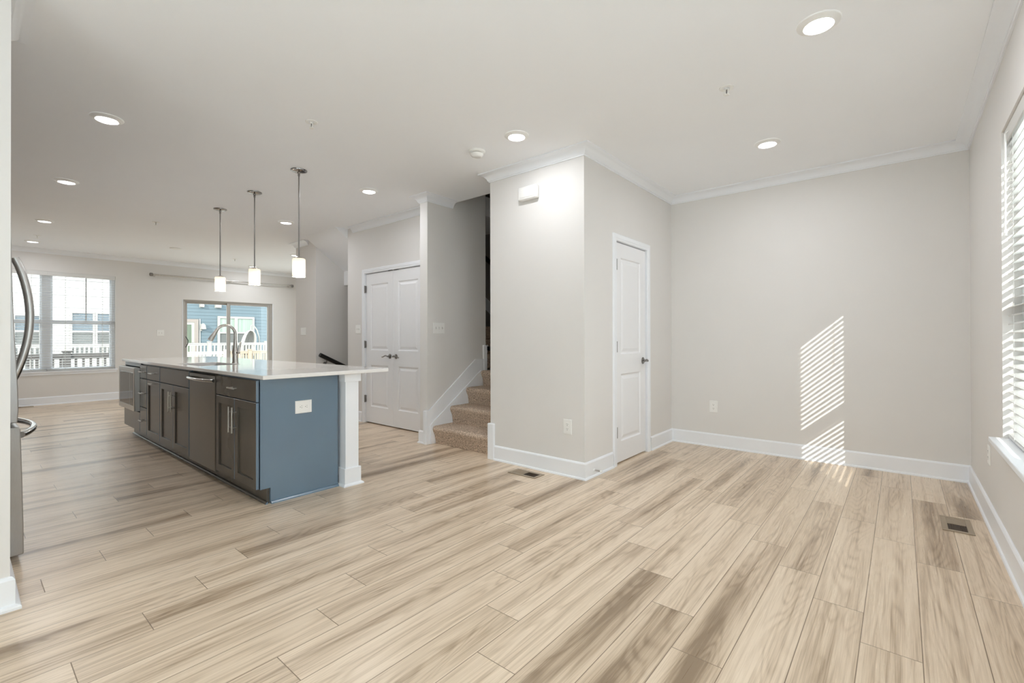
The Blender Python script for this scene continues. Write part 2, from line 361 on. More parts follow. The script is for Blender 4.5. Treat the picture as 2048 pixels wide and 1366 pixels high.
# baseboards (board + shoe)
BH = 0.1406
base_p = [(0, 0), (.025, 0), (.025, .006), (.022, .014), (.014, .018), (.014, BH-.014), (.009, BH-.004), (.004, BH), (0, BH)]
def baseboard(name, path, side): struct(name, MB().sweep(path, base_p, side=side), m_trim)
baseboard('baseboard_right', [(XR, YB), (XR, YFW)], -1)
baseboard('baseboard_back', [(XC, YB), (XR, YB)], -1)
baseboard('baseboard_center', [(-2.985, YC), (XC, YC), (XC, DY0-.062)], -1)
baseboard('baseboard_alcove', [(XC, DY1+.062), (XC, YB)], -1)
baseboard('baseboard_stair', [(XSL-.125, YD), (XSL-.125, 3.3235), (-4.028, 3.3235)], -1)
baseboard('baseboard_closet', [(-6.141, YD), (CX0-.065, YD)], -1)
baseboard('baseboard_landing', [(-7.741, YL), (-7.741, YD), (-7.069, YD)], -1)
baseboard('baseboard_far', [(XF, SY0-.0), (XF, YK), (-3.48, YK)], 1)
base_big = [(0, 0), (0.0340, 0), (0.0340, .010), (0.0300, .018), (.015, .022), (.015, BH-.014), (.009, BH-.004), (.004, BH), (0, BH)]
struct('baseboard_left', MB().sweep([(-3.48, -0.05), (-3.48, YS), (-2.962, YS), (-2.962, YFW)], base_big, side=1), m_trim)

# ------------------------------------------------------------------ doors
def leaf(mp, u0, u1, v0, v1, panels, th=0.035):
    """two-panel moulded door leaf; mp(u, v, d) with d = 0 on the room side"""
    mb = MB(); pu0, pu1 = panels[0][0], panels[0][1]
    mb.quad(mp(u0, v0, 0), mp(pu0, v0, 0), mp(pu0, v1, 0), mp(u0, v1, 0)); mb.quad(mp(pu1, v0, 0), mp(u1, v0, 0), mp(u1, v1, 0), mp(pu1, v1, 0))
    zs = [v0] + [z for q in panels for z in (q[2], q[3])] + [v1]
    for i in range(0, len(zs), 2): mb.quad(mp(pu0, zs[i], 0), mp(pu1, zs[i], 0), mp(pu1, zs[i+1], 0), mp(pu0, zs[i+1], 0))
    for q in panels:
        mb.loops(mp, *q, [(0, 0), (.004, -.001), (.012, -.010), (.020, -.011), (.026, -.011), (.050, -.004), (.054, -.003)])
    for A, B in (((u0, v0), (u1, v0)), ((u1, v0), (u1, v1)), ((u1, v1), (u0, v1)), ((u0, v1), (u0, v0))):
        mb.quad(mp(*A, 0), mp(*B, 0), mp(*B, -th), mp(*A, -th))
    mb.quad(mp(u0, v0, -th), mp(u1, v0, -th), mp(u1, v1, -th), mp(u0, v1, -th))
    bmesh.ops.remove_doubles(mb.bm, verts=mb.bm.verts, dist=1e-5); bmesh.ops.recalc_face_normals(mb.bm, faces=mb.bm.faces)
    return mb
def lever(mp, u, v, direction, parent):
    """rosette with a wave lever pointing along direction (+1/-1 in u)"""
    mb = MB(); c0 = Vector(mp(u, v, 0)); c1 = Vector(mp(u, v, 1)) - c0
    def ring(dists, rs): mb.tube([c0 + c1*d for d in dists], rs, seg=24)
    ring([0, .004, .009, .012], [.033, .033, .028, .016]); ring([.010, .045], [.010, .010])
    h = mb.build('door_handle', m_pewter, parent, True)
    lv = MB(); pts = []; rs = []
    for i in range(9):
        t = i/8; q = mp(u + direction*(-.012 + .125*t), v + .010*math.sin(t*math.pi*1.6) - .002, .046 + .004*math.sin(t*3)); pts.append(q); rs.append(.011 - .005*t + (.002 if i == 8 else 0))
    lv.tube(pts, rs, seg=12); lv.build('lever', m_pewter, h, True)
    return h
def hinge(mp, u, z0, z1, parent):
    mb = MB(); mb.tube([mp(u, z0, .020), mp(u, z1, .020)], .0075, seg=10)
    a, b_ = sorted((mp(u-.004, z0+.004, -.001), mp(u+.010, z1-.004, .018))); lo = [min(a[i], b_[i]) for i in range(3)]; hi = [max(a[i], b_[i]) for i in range(3)]
    mb.box(lo[0], hi[0], lo[1], hi[1], lo[2], hi[2]); return mb.build('hinge', m_pewter, parent)
def casing(name, mp, u0, u1, v1, wd=0.062, th=.017):
    mb = MB()
    prof = [(0, 0), (0, th*.55), (.006, th*.8), (.018, th*.8), (.024, th), (wd-.008, th), (wd-.002, th*.8), (wd, 0)]   # (from opening edge outward, thickness)
    path = [(u0, 0), (u0, v1), (u1, v1), (u1, 0)]
    b = bmesh.new(); rings = []
    for i, (u, v) in enumerate(path):
        su = -1 if i < 2 else 1
        rings.append([b.verts.new(mp(u + su*o, v + (o if i in (1, 2) else 0), d)) for o, d in prof])
    for A, B in zip(rings, rings[1:]):
        for i in range(len(prof)-1): b.faces.new((A[i], A[i+1], B[i+1], B[i]))
    bmesh.ops.recalc_face_normals(b, faces=b.faces); mb._merge(b)
    # jamb lining
    return mb
# door_1: closet door in the side face (plane X = XC, normal +X)
mp1 = lambda u, v, d: (XC - .012 + d, u, v)
U0, U1 = 3.866, 4.525
d1 = struct('door_1', leaf(mp1, U0, U1, .014, 2.047, [(U0+.115, U1-.115, .20, .83), (U0+.115, U1-.115, 1.01, 1.915)]), m_door)
tag(d1, 'narrow white two-panel closet door in the side of the middle wall block', 'door')
lever(mp1, U1-.062, .935, -1, d1)
for z in (.30, 1.083, 1.835): hinge(mp1, U0-.004, z-.05, z+.05, d1)
mb = casing('trim_5', lambda u, v, d: (XC + d, u, v), U0-.006, U1+.006, 2.055)
mb.box(XC-T, XC+.001, DY0-.001, U0-.006, 0, DZ).box(XC-T, XC+.001, U1+.006, DY1+.001, 0, DZ).box(XC-T, XC+.001, U0-.006, U1+.006, 2.054, DZ)
struct('trim_5', mb, m_trim)
struct('closet_dark_side', MB().box(XC-T-.02, XC-T-.005, DY0-.1, DY1+.1, 0, DZ), m_gasket)  # black sheet standing in for the darkness behind the door
# double doors (plane Y = YD, normal -Y)
mp2 = lambda u, v, d: (u, YD + .012 - d, v)
UM = -5.072
for nm, a, b_, hs, lab in (('door_2', -5.69, UM-.0015, 1, 'left leaf of the white double closet doors, behind the island corner'), ('door_3', UM+.0015, -4.454, -1, 'right leaf of the white double closet doors, beside the stair wall end')):
    d = struct(nm, leaf(mp2, a, b_, .014, 2.047, [(a+.105, b_-.105, .23, .80), (a+.105, b_-.105, 1.0, 1.90)]), m_door)
    tag(d, lab, 'door')
    lever(mp2, (b_-.065) if hs == 1 else (a+.065), .928, -1 if hs == 1 else 1, d)
    for z in (.33, 1.08, 1.84): hinge(mp2, a-.003 if hs == 1 else b_+.003, z-.05, z+.05, d)
    MB().box((b_-.10) if hs == 1 else (a+.02), (b_-.02) if hs == 1 else (a+.10), YD+.004, YD+.03, 2.0475, 2.0535).build('ball_catch', m_gasket, d)
mb = casing('trim_6', lambda u, v, d: (u, YD - d, v), -5.696, -4.448, 2.055)
mb.box(CX0-.001, -5.696, YD-.001, YD+T, 0, CZ).box(-4.448, CX1+.001, YD-.001, YD+T, 0, CZ).box(-5.696, -4.448, YD-.001, YD+T, 2.054, CZ)
struct('trim_6', mb, m_trim)
struct('closet_dark_front', MB().box(CX0, CX1, YD+T+.005, YD+T+.02, 0, CZ), m_gasket)  # black sheet painting in the darkness behind the double doors

# ------------------------------------------------------------------ windows and blinds
# window_2 (right wall)
fx0, fx1 = XR+.075, XR+.135
mb = MB(); a0, a1, b0, b1 = WY0, WY1, WZ0+.02, WZ1
for (x0, x1, y0, y1, z0, z1) in ((fx0, fx1, a0, a0+.05, b0, b1), (fx0, fx1, a1-.05, a1, b0, b1), (fx0, fx1, a0+.05, a1-.05, b0, b0+.055), (fx0, fx1, a0+.05, a1-.05, b1-.055, b1)): mb.box(x0, x1, y0, y1, z0, z1, .003)
w2 = struct('window_2', mb, m_trim)
mb = MB(); mb.box(fx0-.008, fx1-.008, a0+.05, a1-.05, 1.285, 1.365, .003)
for z0, z1 in ((b0+.055, 1.285), (1.365, b1-.055)):
    mb.box(fx0+.006, fx1-.012, a0+.05, a0+.075, z0, z1).box(fx0+.006, fx1-.012, a1-.075, a1-.05, z0, z1)
mb.build('sash', m_trim, w2)
MB().box(XR+.11, XR+.114, a0+.07, a1-.07, b0+.05, 1.29).build('pane', m_glass, w2); MB().box(XR+.118, XR+.122, a0+.07, a1-.07, 1.35, b1-.05).build('pane', m_glass, w2)
struct('trim_7', MB().box(XR-.055, XR+.075, WY0-.015, WY1+.014, .588, .614, .004), m_trim)
def blind(name, mpf, u0, u1, z0, z1, tilt, pitch, label, sw=.05, wand=None, ladders=()):
    """mpf(u, d, z): d = 0 at the slat centre line, + towards the room"""
    o = mpf((u0+u1)/2, 0, z0); t = thing(name, o, label, 'window blind')
    def bx(m, ua, ub, da, db, za, zb, bev=.002):
        A = mpf(ua, da, za); B = mpf(ub, db, zb); m.box(*(v for i in range(3) for v in (min(A[i], B[i]), max(A[i], B[i]))), bev)
    m = MB(); bx(m, u0, u1, -.028, .024, z1-.045, z1-.004); m.build('headrail', m_slat, t)
    m = MB(); bx(m, u0-.004, u1+.004, .024, .034, z1-.075, z1-.002); m.build('valance', m_slat, t)
    m = MB(); nsl = int((z1-.085 - (z0+.03))/pitch); ct, st = math.cos(tilt), math.sin(tilt)
    for i in range(nsl+1):
        z = z1 - .085 - i*pitch
        b = bmesh.new(); sec = []
        for k in range(5):
            q = (k/4-.5)*sw; crown = .0022*(1-(2*k/4-1)**2); sec.append((q, crown+.0019))
        for k in range(4, -1, -1):
            q = (k/4-.5)*sw; crown = .0022*(1-(2*k/4-1)**2); sec.append((q, crown-.0019))
        V = [[b.verts.new(mpf(u, q*ct + h*st, z - q*st + h*ct)) for q, h in sec] for u in (u0, u1)]
        nn = len(sec)
        for k in range(nn): b.faces.new((V[0][k], V[0][(k+1) % nn], V[1][(k+1) % nn], V[1][k]))
        b.faces.new(V[0]); b.faces.new(V[1][::-1]); bmesh.ops.recalc_face_normals(b, faces=b.faces); m._merge(b)
    m.build('slats', m_slat, t)
    m = MB(); bx(m, u0, u1, -.025, .025, z0+.004, z0+.022, .004); m.build('bottom_rail', m_slat, t)
    for u in ladders:
        m = MB()
        for d in (-.027, .027): bx(m, u-.0016, u+.0016, d-.0008, d+.0008, z0+.01, z1-.05, 0)
        m.build('ladder_cord', m_slat, t)
    if wand:
        m = MB(); m.tube([mpf(wand[0], .045, z1-.05), mpf(wand[0], .047, wand[1])], .0045, 8); m.tube([mpf(wand[0], .047, wand[1]), mpf(wand[0], .047, wand[1]-.03)], .007, 8)
        m.tube([mpf(wand[0], .030, z1-.035), mpf(wand[0], .046, z1-.05)], .004, 8); m.build('tilt_wand', m_white if wand[2] == 0 else m_pewter, t)
    return t
blind('window_blind', lambda u, d, z: (XR+.045-d, u, z), WY0+.012, WY1-.012, .616, WZ1, math.radians(18), .0457,
      'white slatted blind with tilt wand at the right-hand window', wand=(3.545, 1.73, 0), ladders=(2.93, 3.475))
# added_window_3 and added_window_4 added out of view, with shades, for soft daylight
mb = MB()
for y0, y1 in ((VY0, VY0+.05), (VY1-.05, VY1), (.27, .33)): mb.box(fx0, fx1, y0, y1, WZ0, WZ1, .003)
mb.box(fx0, fx1, VY0, VY1, WZ0, WZ0+.05, .003).box(fx0, fx1, VY0, VY1, WZ1-.05, WZ1, .003).box(fx0, fx1, VY0, VY1, 1.30, 1.36, .003)
w3 = struct('added_window_3', mb, m_trim); MB().box(XR+.03, XR+.033, VY0+.01, VY1-.01, WZ0+.03, WZ1-.01).build('added_roller_shade', m_addedsheer, w3); MB().box(XR+.11, XR+.114, VY0, VY1, WZ0, WZ1).build('pane', m_glass, w3)
mb = MB()
for x0, x1 in ((LX0, LX0+.06), (LX1-.06, LX1), (-9.79, -9.71)): mb.box(x0, x1, YL+.03, YL+.09, .3, 2.4, .003)
mb.box(LX0, LX1, YL+.03, YL+.09, .3, .36, .003).box(LX0, LX1, YL+.03, YL+.09, 2.34, 2.4, .003)
w5 = struct('added_window_5', mb, m_trim); MB().box(LX0, LX1, YL+.060, YL+.064, .3, 2.4).build('pane', m_glass, w5)  # unseen window added to brighten the far living area
mb = MB()
for x0, x1 in ((BX0, BX0+.06), (BX1-.06, BX1), (-1.29, -1.21)): mb.box(x0, x1, YFW-.09, YFW-.03, BZ0, BZ1, .003)
mb.box(BX0, BX1, YFW-.09, YFW-.03, BZ0, BZ0+.06, .003).box(BX0, BX1, YFW-.09, YFW-.03, BZ1-.06, BZ1, .003)
w4 = struct('added_window_4', mb, m_trim); MB().box(BX0+.005, BX1-.005, YFW-.028, YFW-.025, BZ0+.02, BZ1-.005).build('added_roller_shade', m_addedsheer, w4); MB().box(BX0, BX1, YFW-.064, YFW-.060, BZ0, BZ1).build('pane', m_glass, w4)
# window_1 (far wall, twin)
mb = MB(); MY0, MY1 = .969, 1.088
gx0, gx1 = XF-.13, XF-.06
for y0, y1, z0, z1 in ((FW0, FW0+.05, FZ0, FZ1), (FW1-.05, FW1, FZ0, FZ1), (MY0, MY1, FZ0, FZ1), (FW0+.05, MY0, FZ0, FZ0+.05), (MY1, FW1-.05, FZ0, FZ0+.05), (FW0+.05, MY0, FZ1-.05, FZ1), (MY1, FW1-.05, FZ1-.05, FZ1)): mb.box(gx0, gx1, y0, y1, z0, z1, .003)
w1 = struct('window_1', mb, m_trim)
for y0, y1 in ((FW0+.05, MY0), (MY1, FW1-.05)):
    m = MB(); m.box(gx0+.01, gx1-.01, y0, y1, 1.43, 1.495, .003)
    for z0, z1 in ((FZ0+.05, 1.43), (1.495, FZ1-.05)): m.box(gx0+.02, gx1-.02, y0, y0+.022, z0, z1).box(gx0+.02, gx1-.02, y1-.022, y1, z0, z1)
    m.build('sash', m_trim, w1)
    MB().box(XF-.095, XF-.091, y0, y1, FZ0+.05, 1.45).build('pane', m_glass, w1); MB().box(XF-.105, XF-.101, y0, y1, 1.47, FZ1-.05).build('pane', m_glass, w1)
MB().box(XF-.072, XF-.058, 1.545, 1.559, 1.495, FZ1-.05).build('muntin', m_pewter, w1)
struct('trim_8', MB().box(XF-.06, XF+.035, FW0-.03, FW1+.03, .566, .592, .004).box(XF, XF+.014, FW0-.015, FW1+.015, .52, .566, .003), m_trim)
blind('window_blind', lambda u, d, z: (XF-.028+d, u, z), 1.034, FW1-.01, FZ0, FZ1, 0.05, .0457, 'open white slatted blind on right half of the far twin window', ladders=(1.27, 1.78))
blind('window_blind', lambda u, d, z: (XF-.028+d, u, z), FW0+.01, 1.026, FZ0, FZ1, 0.05, .0457, 'open white slatted blind on left half of the far twin window, beside fridge handle', ladders=(.30, .84))
# sliding glass door
mb = MB()
for y0, y1, z0, z1 in ((SY0, SY0+.04, 0.02, SZ), (SY1-.045, SY1, 0.02, SZ), (SY0+.04, SY1-.045, SZ-.035, SZ), (SY0, SY1, 0, .03)): mb.box(XF-.14, XF-.03, y0, y1, z0, z1, .003)
d4 = struct('door_4', mb, m_alu); tag(d4, 'sliding glass door in taupe frame on the far wall, behind the faucet', 'door')
for k, (y0, y1, x0) in enumerate(((SY0+.04, 3.985, XF-.115), (3.90, SY1-.045, XF-.075))):
    m = MB()
    m.box(x0, x0+.035, y0, y0+.055, .03, SZ-.035, .003).box(x0, x0+.035, y1-.055, y1, .03, SZ-.035, .003).box(x0, x0+.035, y0+.055, y1-.055, .03, .12, .003).box(x0, x0+.035, y0+.055, y1-.055, SZ-.075, SZ-.035, .003)
    s_ = m.build('sliding_sash', m_alu, d4)
    MB().box(x0+.015, x0+.020, y0+.05, y1-.05, .11, SZ-.07).build('pane', m_glass, s_)
    if k == 0: MB().tube([(x0+.04, y0+.03, .98), (x0+.085, y0+.03, 1.0), (x0+.1, y0+.05, 1.06), (x0+.1, y0+.055, 1.12), (x0+.085, y0+.03, 1.18), (x0+.04, y0+.03, 1.2)], .008, 8).build('pull_handle', m_black, s_, True)
struct('trim_9', MB().box(XF-.03, XF+.004, SY1-.001, SY1+.014, 0, SZ+.004).box(XF-.03, XF+.004, SY0-.014, SY0+.001, 0, SZ+.004), m_trim)

# ------------------------------------------------------------------ stairs
st = thing('carpeted_staircase', (-3.5, 3.4, 0), 'staircase with mottled brown carpet rising between two walls', 'staircase')
for i, (yn, z0, z1, yb_) in enumerate(((3.372, 0, .195, 3.70), (3.630, .195, .387, 3.95), (3.886, .387, .578, 4.21), (4.142, .578, .765, YB-.01))):
    pr = [(yn+.046, z0-.0 if i == 0 else z0-.02), (yn+.030, z1-.10), (yn+.006, z1-.055), (yn, z1-.035), (yn+.003, z1-.016), (yn+.014, z1-.004), (yn+.03, z1), (yb_, z1), (yb_, z0-.02 if i else 0)]
    MB().prism(pr, 'X', XSL+.028, XSR-.002).build('step', m_carpet, st, True, 50)
for i in range(3):
    x1 = XSL-.15 - i*.255; z1 = .765+.19*(i+1)
    MB().box(x1-.29, x1, 4.27, YB-.02, z1-.19, z1, .012).build('step', m_carpet, st)
struct('trim_10', MB().prism([(3.296, 0), (3.296, .366), (3.335, .370), (4.062, .907), (4.21, .907), (4.21, .55), (3.5, 0)], 'X', XSL, XSL+.016, .002)
       .box(-4.028, XSL+.004, 3.291, 3.3235, 0, .366, .003), m_trim)
struct('trim_11', MB().prism([(3.345, 0), (3.345, .21), (3.375, .235), (4.14, .765), (4.18, .765), (4.18, .5), (3.5, 0)], 'X', XSL+.016, XSL+.028, .002), m_trim)
struct('trim_12', MB().box(XSL-.03, XSL+.022, 4.205, 4.262, .6, 1.06, .002).box(XSL-.04, XSL+.03, 4.2, 4.27, 1.06, 1.076, .003), m_trim)
struct('trim_13', MB().box(-3.063, -2.985, 3.288, YC+.05, 0, .345, .006), m_trim)
struct('trim_14', MB().prism([(-3.6, .60), (-5.7, 2.26), (-5.7, 2.44), (-3.6, .78)], 'Y', YB-.014, YB-.0005), m_trim)
hr = MB(); hr.tube([(XSL+.05, 4.30, 1.03), (XSL+.01, 4.30, 1.03), (XSL-.15, 4.33, 1.10), (-5.8, 4.33, 2.35)], .028, 10)
tag(hr.build('stair_handrail', m_black, None, True), 'black handrail end behind the white post at the stair top', 'handrail')
hr = MB(); hr.tube([(-3.6, YB-.07, 1.47), (-5.7, YB-.07, 3.03)], .035, 10)
tag(hr.build('stair_handrail', m_black, None, True), 'black handrail slanting up the dark stairwell wall', 'handrail')
# stairs down + rail
ds = thing('descending_staircase', (-6.6, 3.7, -1.4), 'staircase going down behind the island, left of the double doors', 'staircase')
for i in range(7):
    MB().box(-7.065, -6.145, YD+.26*i, YD+.26*(i+1)+.03, -1.5, -.19*(i+1), .012).build('step', m_carpet, ds)
hd = thing('stair_handrail', (-7.0, 3.7, .9), 'black handrail sloping down on the wall behind the island', 'handrail')
pA, pB = Vector((-6.995, 3.665, .905)), Vector((-6.995, 5.6, -.035))
MB().tube([pA, pA.lerp(pB, .02), pB], .030, 12, flat=1.1).build('rail', m_black, hd, True)
for tt in (.06, .55):
    q = pA.lerp(pB, tt); MB().tube([q + Vector((0, 0, -.02)), q + Vector((-.01, 0, -.07)), Vector((-7.066, q.y, q.z-.09))], .008, 8).lathe([(.028, 0), (.028, .006), (.02, .010)], (-7.069, q.y, q.z-.09), 'X', 16).build('bracket', m_pewter, hd, True)

# ------------------------------------------------------------------ kitchen island
ZT = .9152; YF = 1.336; XP = -3.422; YBX = 1.94     # door face, end panel face, back of boxes
TOE = .075; ZB = .112
isl_group = None
def mpc(u, v, d): return (u, YF - d, v)             # d > 0 towards the kitchen
def bar_pull(parent, u, v, length, vertical):
    m = MB(); hl = length/2; so = .030
    if vertical:
        m.tube([mpc(u, v-hl, so), mpc(u, v+hl, so)], .006, 10)
        for s_ in (-.6, .6): m.tube([mpc(u, v+hl*s_, 0), mpc(u, v+hl*s_, so)], .0048, 8)
    else:
        m.tube([mpc(u-hl, v, so), mpc(u+hl, v, so)], .006, 10)
        for s_ in (-.6, .6): m.tube([mpc(u+hl*s_, v, 0), mpc(u+hl*s_, v, so)], .0048, 8)
    return m.build('handle', m_nickel, parent, True)
def shade_fronts(o):  # end edges stay blue, all other faces get the shaded tone
    o.data.materials.append(m_cabshade); xs = [v.co.x for v in o.data.vertices]; lo, hi = min(xs), max(xs)
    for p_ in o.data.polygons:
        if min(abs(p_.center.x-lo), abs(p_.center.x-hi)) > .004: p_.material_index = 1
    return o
def drawer(parent, u0, u1, v0, v1, pull=True):
    m = MB(); m.loops(mpc, u0, u1, v0, v1, [(0, -.019), (0, -.0025), (.0025, 0)], True)
    d = shade_fronts(m.build('drawer', m_cab, parent))
    if pull: bar_pull(d, (u0+u1)/2, (v0+v1)/2, .128, False)
    return d
def shaker(parent, u0, u1, v0, v1, pull_u=None, top_pull=False):
    m = MB(); m.loops(mpc, u0, u1, v0, v1, [(0, -.019), (0, -.002), (.002, 0), (.057, 0), (.058, -.001), (.058, -.010)], True)
    d = shade_fronts(m.build('door', m_cab, parent))
    if pull_u is not None: bar_pull(d, pull_u, v1-.155, .19, True)
    if top_pull: bar_pull(d, (u0+u1)/2, v1-.029, .128, False)
    return d
def carcass(parent, x0, x1, name='body', y1=None):
    m = MB(); m.box(x0, x1, YF+.0215, y1 or YBX, ZB, .8872).box(x0, x1, YF+TOE+.02, y1 or YBX, 0, ZB)
    return m.build(name, m_cab, parent)
x0, x1 = -4.212, XP-.018
cA = thing('base_cabinet', ((x0+x1)/2, 1.6, 0), 'shade-toned blue base cabinet with blue end panel, drawer over two doors, at island near end', 'cabinet')
carcass(cA, x0, x1)
drawer(cA, x0+.006, XP-.010, .724, .872); xm = -3.822
shaker(cA, x0+.006, xm-.0015, ZB+.004, .717, xm-.032); shaker(cA, xm+.0015, XP-.010, ZB+.004, .717, xm+.034)
ep = MB(); ep.prism([(YF+.0215, ZB), (YF+.0215, .8872), (YBX, .8872), (YBX, 0), (YF+TOE+.018, 0), (YF+TOE+.018, ZB)], 'X', XP-.018, XP)
e_ = ep.build('end_panel', m_cab, cA); e_['label'] = 'blue end panel'
MB().sweep([(XP, YBX), (XP, YF+TOE+.018)], [(0, 0), (.018, 0), (.017, .008), (.010, .016), (0, .019)], side=1).build('shoe_moulding', m_cab, cA)
MB().box(XP-.012, XP+.004, YF+.0215, YF+.033, ZB, .8872, .001).build('face_frame', m_cab, cA)
# dishwasher
dw0, dw1 = -4.872, -4.222
dw = thing('dishwasher', ((dw0+dw1)/2, 1.6, 0), 'stainless steel dishwasher built into the island front', 'dishwasher')
MB().box(dw0, dw1, YF+.03, YBX, ZB, .885).build('body', m_gasket, dw)
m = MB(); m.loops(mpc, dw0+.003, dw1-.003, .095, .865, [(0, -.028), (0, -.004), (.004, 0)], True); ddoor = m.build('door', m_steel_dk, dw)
hp = []
for i in range(17):
    t_ = i/16; hp.append((dw0+.012+t_*(dw1-dw0-.024), YF-.008-.042*math.sin(math.pi*t_)**.5, .826))
MB().tube(hp, .013, 12).build('handle', m_chrome, ddoor, True)
MB().box(dw0+.003, dw1-.003, YF+TOE+.03, YF+TOE+.04, .02, .10).build('toe_plate', m_gasket, dw)
# sink base
x0, x1 = -5.80, -4.878
cB = thing('base_cabinet', ((x0+x1)/2, 1.6, 0), 'shade-toned blue sink cabinet with two doors under a plain false drawer', 'cabinet')
m = MB(); m.box(x0, x1, YF+.0215, YBX, ZB, .64).box(x0, x1, YF+TOE+.02, YBX, 0, ZB).box(x0, x1, YF+.0215, YF+.05, .64, .8872).box(x0, x0+.018, YF+.05, YBX, .64, .8872).box(x1-.018, x1, YF+.05, YBX, .64, .8872).box(x0+.018, x1-.018, YBX-.018, YBX, .64, .8872)
m.build('body', m_cab, cB)
f_ = drawer(cB, x0+.004, x1-.004, .724, .872, False); f_.name = 'false_drawer_front'
xm = -5.355
shaker(cB, x0+.004, xm-.0015, ZB+.004, .717, xm-.034); shaker(cB, xm+.0015, x1-.004, ZB+.004, .717, xm+.034)
# narrow pull-out
x0, x1 = -6.308, -5.802
cC = thing('base_cabinet', ((x0+x1)/2, 1.6, 0), 'shade-toned blue cabinet with a drawer over a single pull-out door, left of the sink doors', 'cabinet')
carcass(cC, x0, x1); drawer(cC, x0+.004, x1-.004, .724, .872); shaker(cC, x0+.004, x1-.004, ZB+.004, .717, None, True)
# three drawers
x0, x1 = -6.60, -6.310
cD = thing('base_cabinet', ((x0+x1)/2, 1.6, 0), 'narrow shade-toned blue cabinet with three stacked drawers, right beside the microwave', 'cabinet')
carcass(cD, x0, x1); drawer(cD, x0+.003, x1-.003, .724, .872); drawer(cD, x0+.003, x1-.003, .405, .717); drawer(cD, x0+.003, x1-.003, ZB+.004, .398)
# microwave cabinet
x0, x1 = -7.36, -6.602
cE = thing('base_cabinet', ((x0+x1)/2, 1.6, 0), 'shade-toned blue cabinet holding the built-in microwave, at the far end of the island', 'cabinet')
m = MB(); m.box(x0, x1, YF+.0215, YBX, ZB, .335).box(x0+.10, x1, YF+TOE+.02, YBX, 0, ZB).box(x0, x0+.02, YF+.01, YBX, .335, .8872).box(x1-.02, x1, YF+.01, YBX, .335, .8872).box(x0+.02, x1-.02, YF+.01, YBX, .845, .8872).box(x0+.02, x1-.02, YBX-.02, YBX, .335, .845)
m.build('body', m_cab, cE); drawer(cE, x0+.003, x1-.003, ZB+.004, .330, False)
mw = thing('microwave', ((x0+x1)/2, 1.5, .34), 'stainless steel built-in microwave with dark glass in the island', 'microwave')
mx0, mx1, my = -7.355, -6.60, YF-.052
MB().box(mx0+.04, mx1-.04, YF+.0, YBX-.05, .35, .82).build('body', m_gasket, mw)
mpm = lambda u, v, d: (u, my - d, v)
m = MB(); m.loops(mpm, mx0, mx1, .347, .836, [(0, -.05), (0, -.003), (.003, 0), (.052, 0), (.054, -.004)], True); m.build('frame', m_steel, mw)
m = MB(); m.loops(mpm, mx0+.055, mx1-.055, .405, .778, [(0, -.004), (0, -.001), (.003, .001)], True); g_ = m.build('door', m_dkglass, mw)
MB().box(mx1-.20, mx1-.197, my-.0022, my-.0005, .407, .776).build('control_panel_seam', m_steel, g_)
# toe board in front of all boxes
tb = MB().box(-7.25, XP-.02, YF+TOE, YF+TOE+.018, 0, ZB-.002).sweep([(-7.25, YF+TOE), (XP, YF+TOE)], [(0, 0), (.016, 0), (.015, .008), (.009, .015), (0, .018)], side=-1)
tag(shade_fronts(tb.build('toe_kick', m_cab)), 'shade-toned blue toe board along the foot of the island', 'toe kick')
# back panel
tag(MB().box(-7.36, XP-.10, YBX+.001, YBX+.03, 0, .8872).build('island_back_panel', m_cab), 'blue-grey panel closing the back of the island', 'panel')
# worktop with the sink cut-out
wx0, wx1, wy0, wy1 = -7.42, -3.292, 1.325, 2.322
sx0, sx1, sy0, sy1 = -5.575, -4.895, 1.425, 1.775
b = bmesh.new()
def ringv(z, x0, x1, y0, y1): return [b.verts.new((x0, y0, z)), b.verts.new((x1, y0, z)), b.verts.new((x1, y1, z)), b.verts.new((x0, y1, z))]
e = .003; zt0 = ZT-.028
R = [ringv(zt0, sx0, sx1, sy0, sy1), ringv(zt0, wx0+e, wx1-e, wy0+e, wy1-e), ringv(zt0+e, wx0, wx1, wy0, wy1), ringv(ZT-e, wx0, wx1, wy0, wy1), ringv(ZT, wx0+e, wx1-e, wy0+e, wy1-e), ringv(ZT, sx0-e, sx1+e, sy0-e, sy1+e), ringv(ZT-e, sx0, sx1, sy0, sy1)]
R.append(R[0])
for A, B in zip(R, R[1:]):
    for i in range(4): b.faces.new((A[i], A[(i+1) % 4], B[(i+1) % 4], B[i]))
bmesh.ops.recalc_face_normals(b, faces=b.faces); mb = MB(); mb._merge(b)
tag(mb.build('island_worktop', m_quartz), 'long white quartz worktop with sink cut-out on the island', 'worktop')
# sink
sk = thing('kitchen_sink', ((sx0+sx1)/2, (sy0+sy1)/2, .68), 'stainless undermount sink sunk into the white worktop', 'sink')
mps = lambda u, v, d: (u, v, zt0-.0008 + d)
m = MB(); m.loops(mps, sx0-.012, sx1+.012, sy0-.012, sy1+.012, [(0, 0), (.010, 0), (.014, -.006), (.018, -.19), (.035, -.20), (.15, -.202)]); m.build('basin', m_steel, sk, True)
MB().lathe([(.04, 0), (.04, .003), (.025, .003), (.02, .001)], ((sx0+sx1)/2, (sy0+sy1)/2, zt0-.2025), 'Z', 24).build('drain', m_chrome, sk, True)
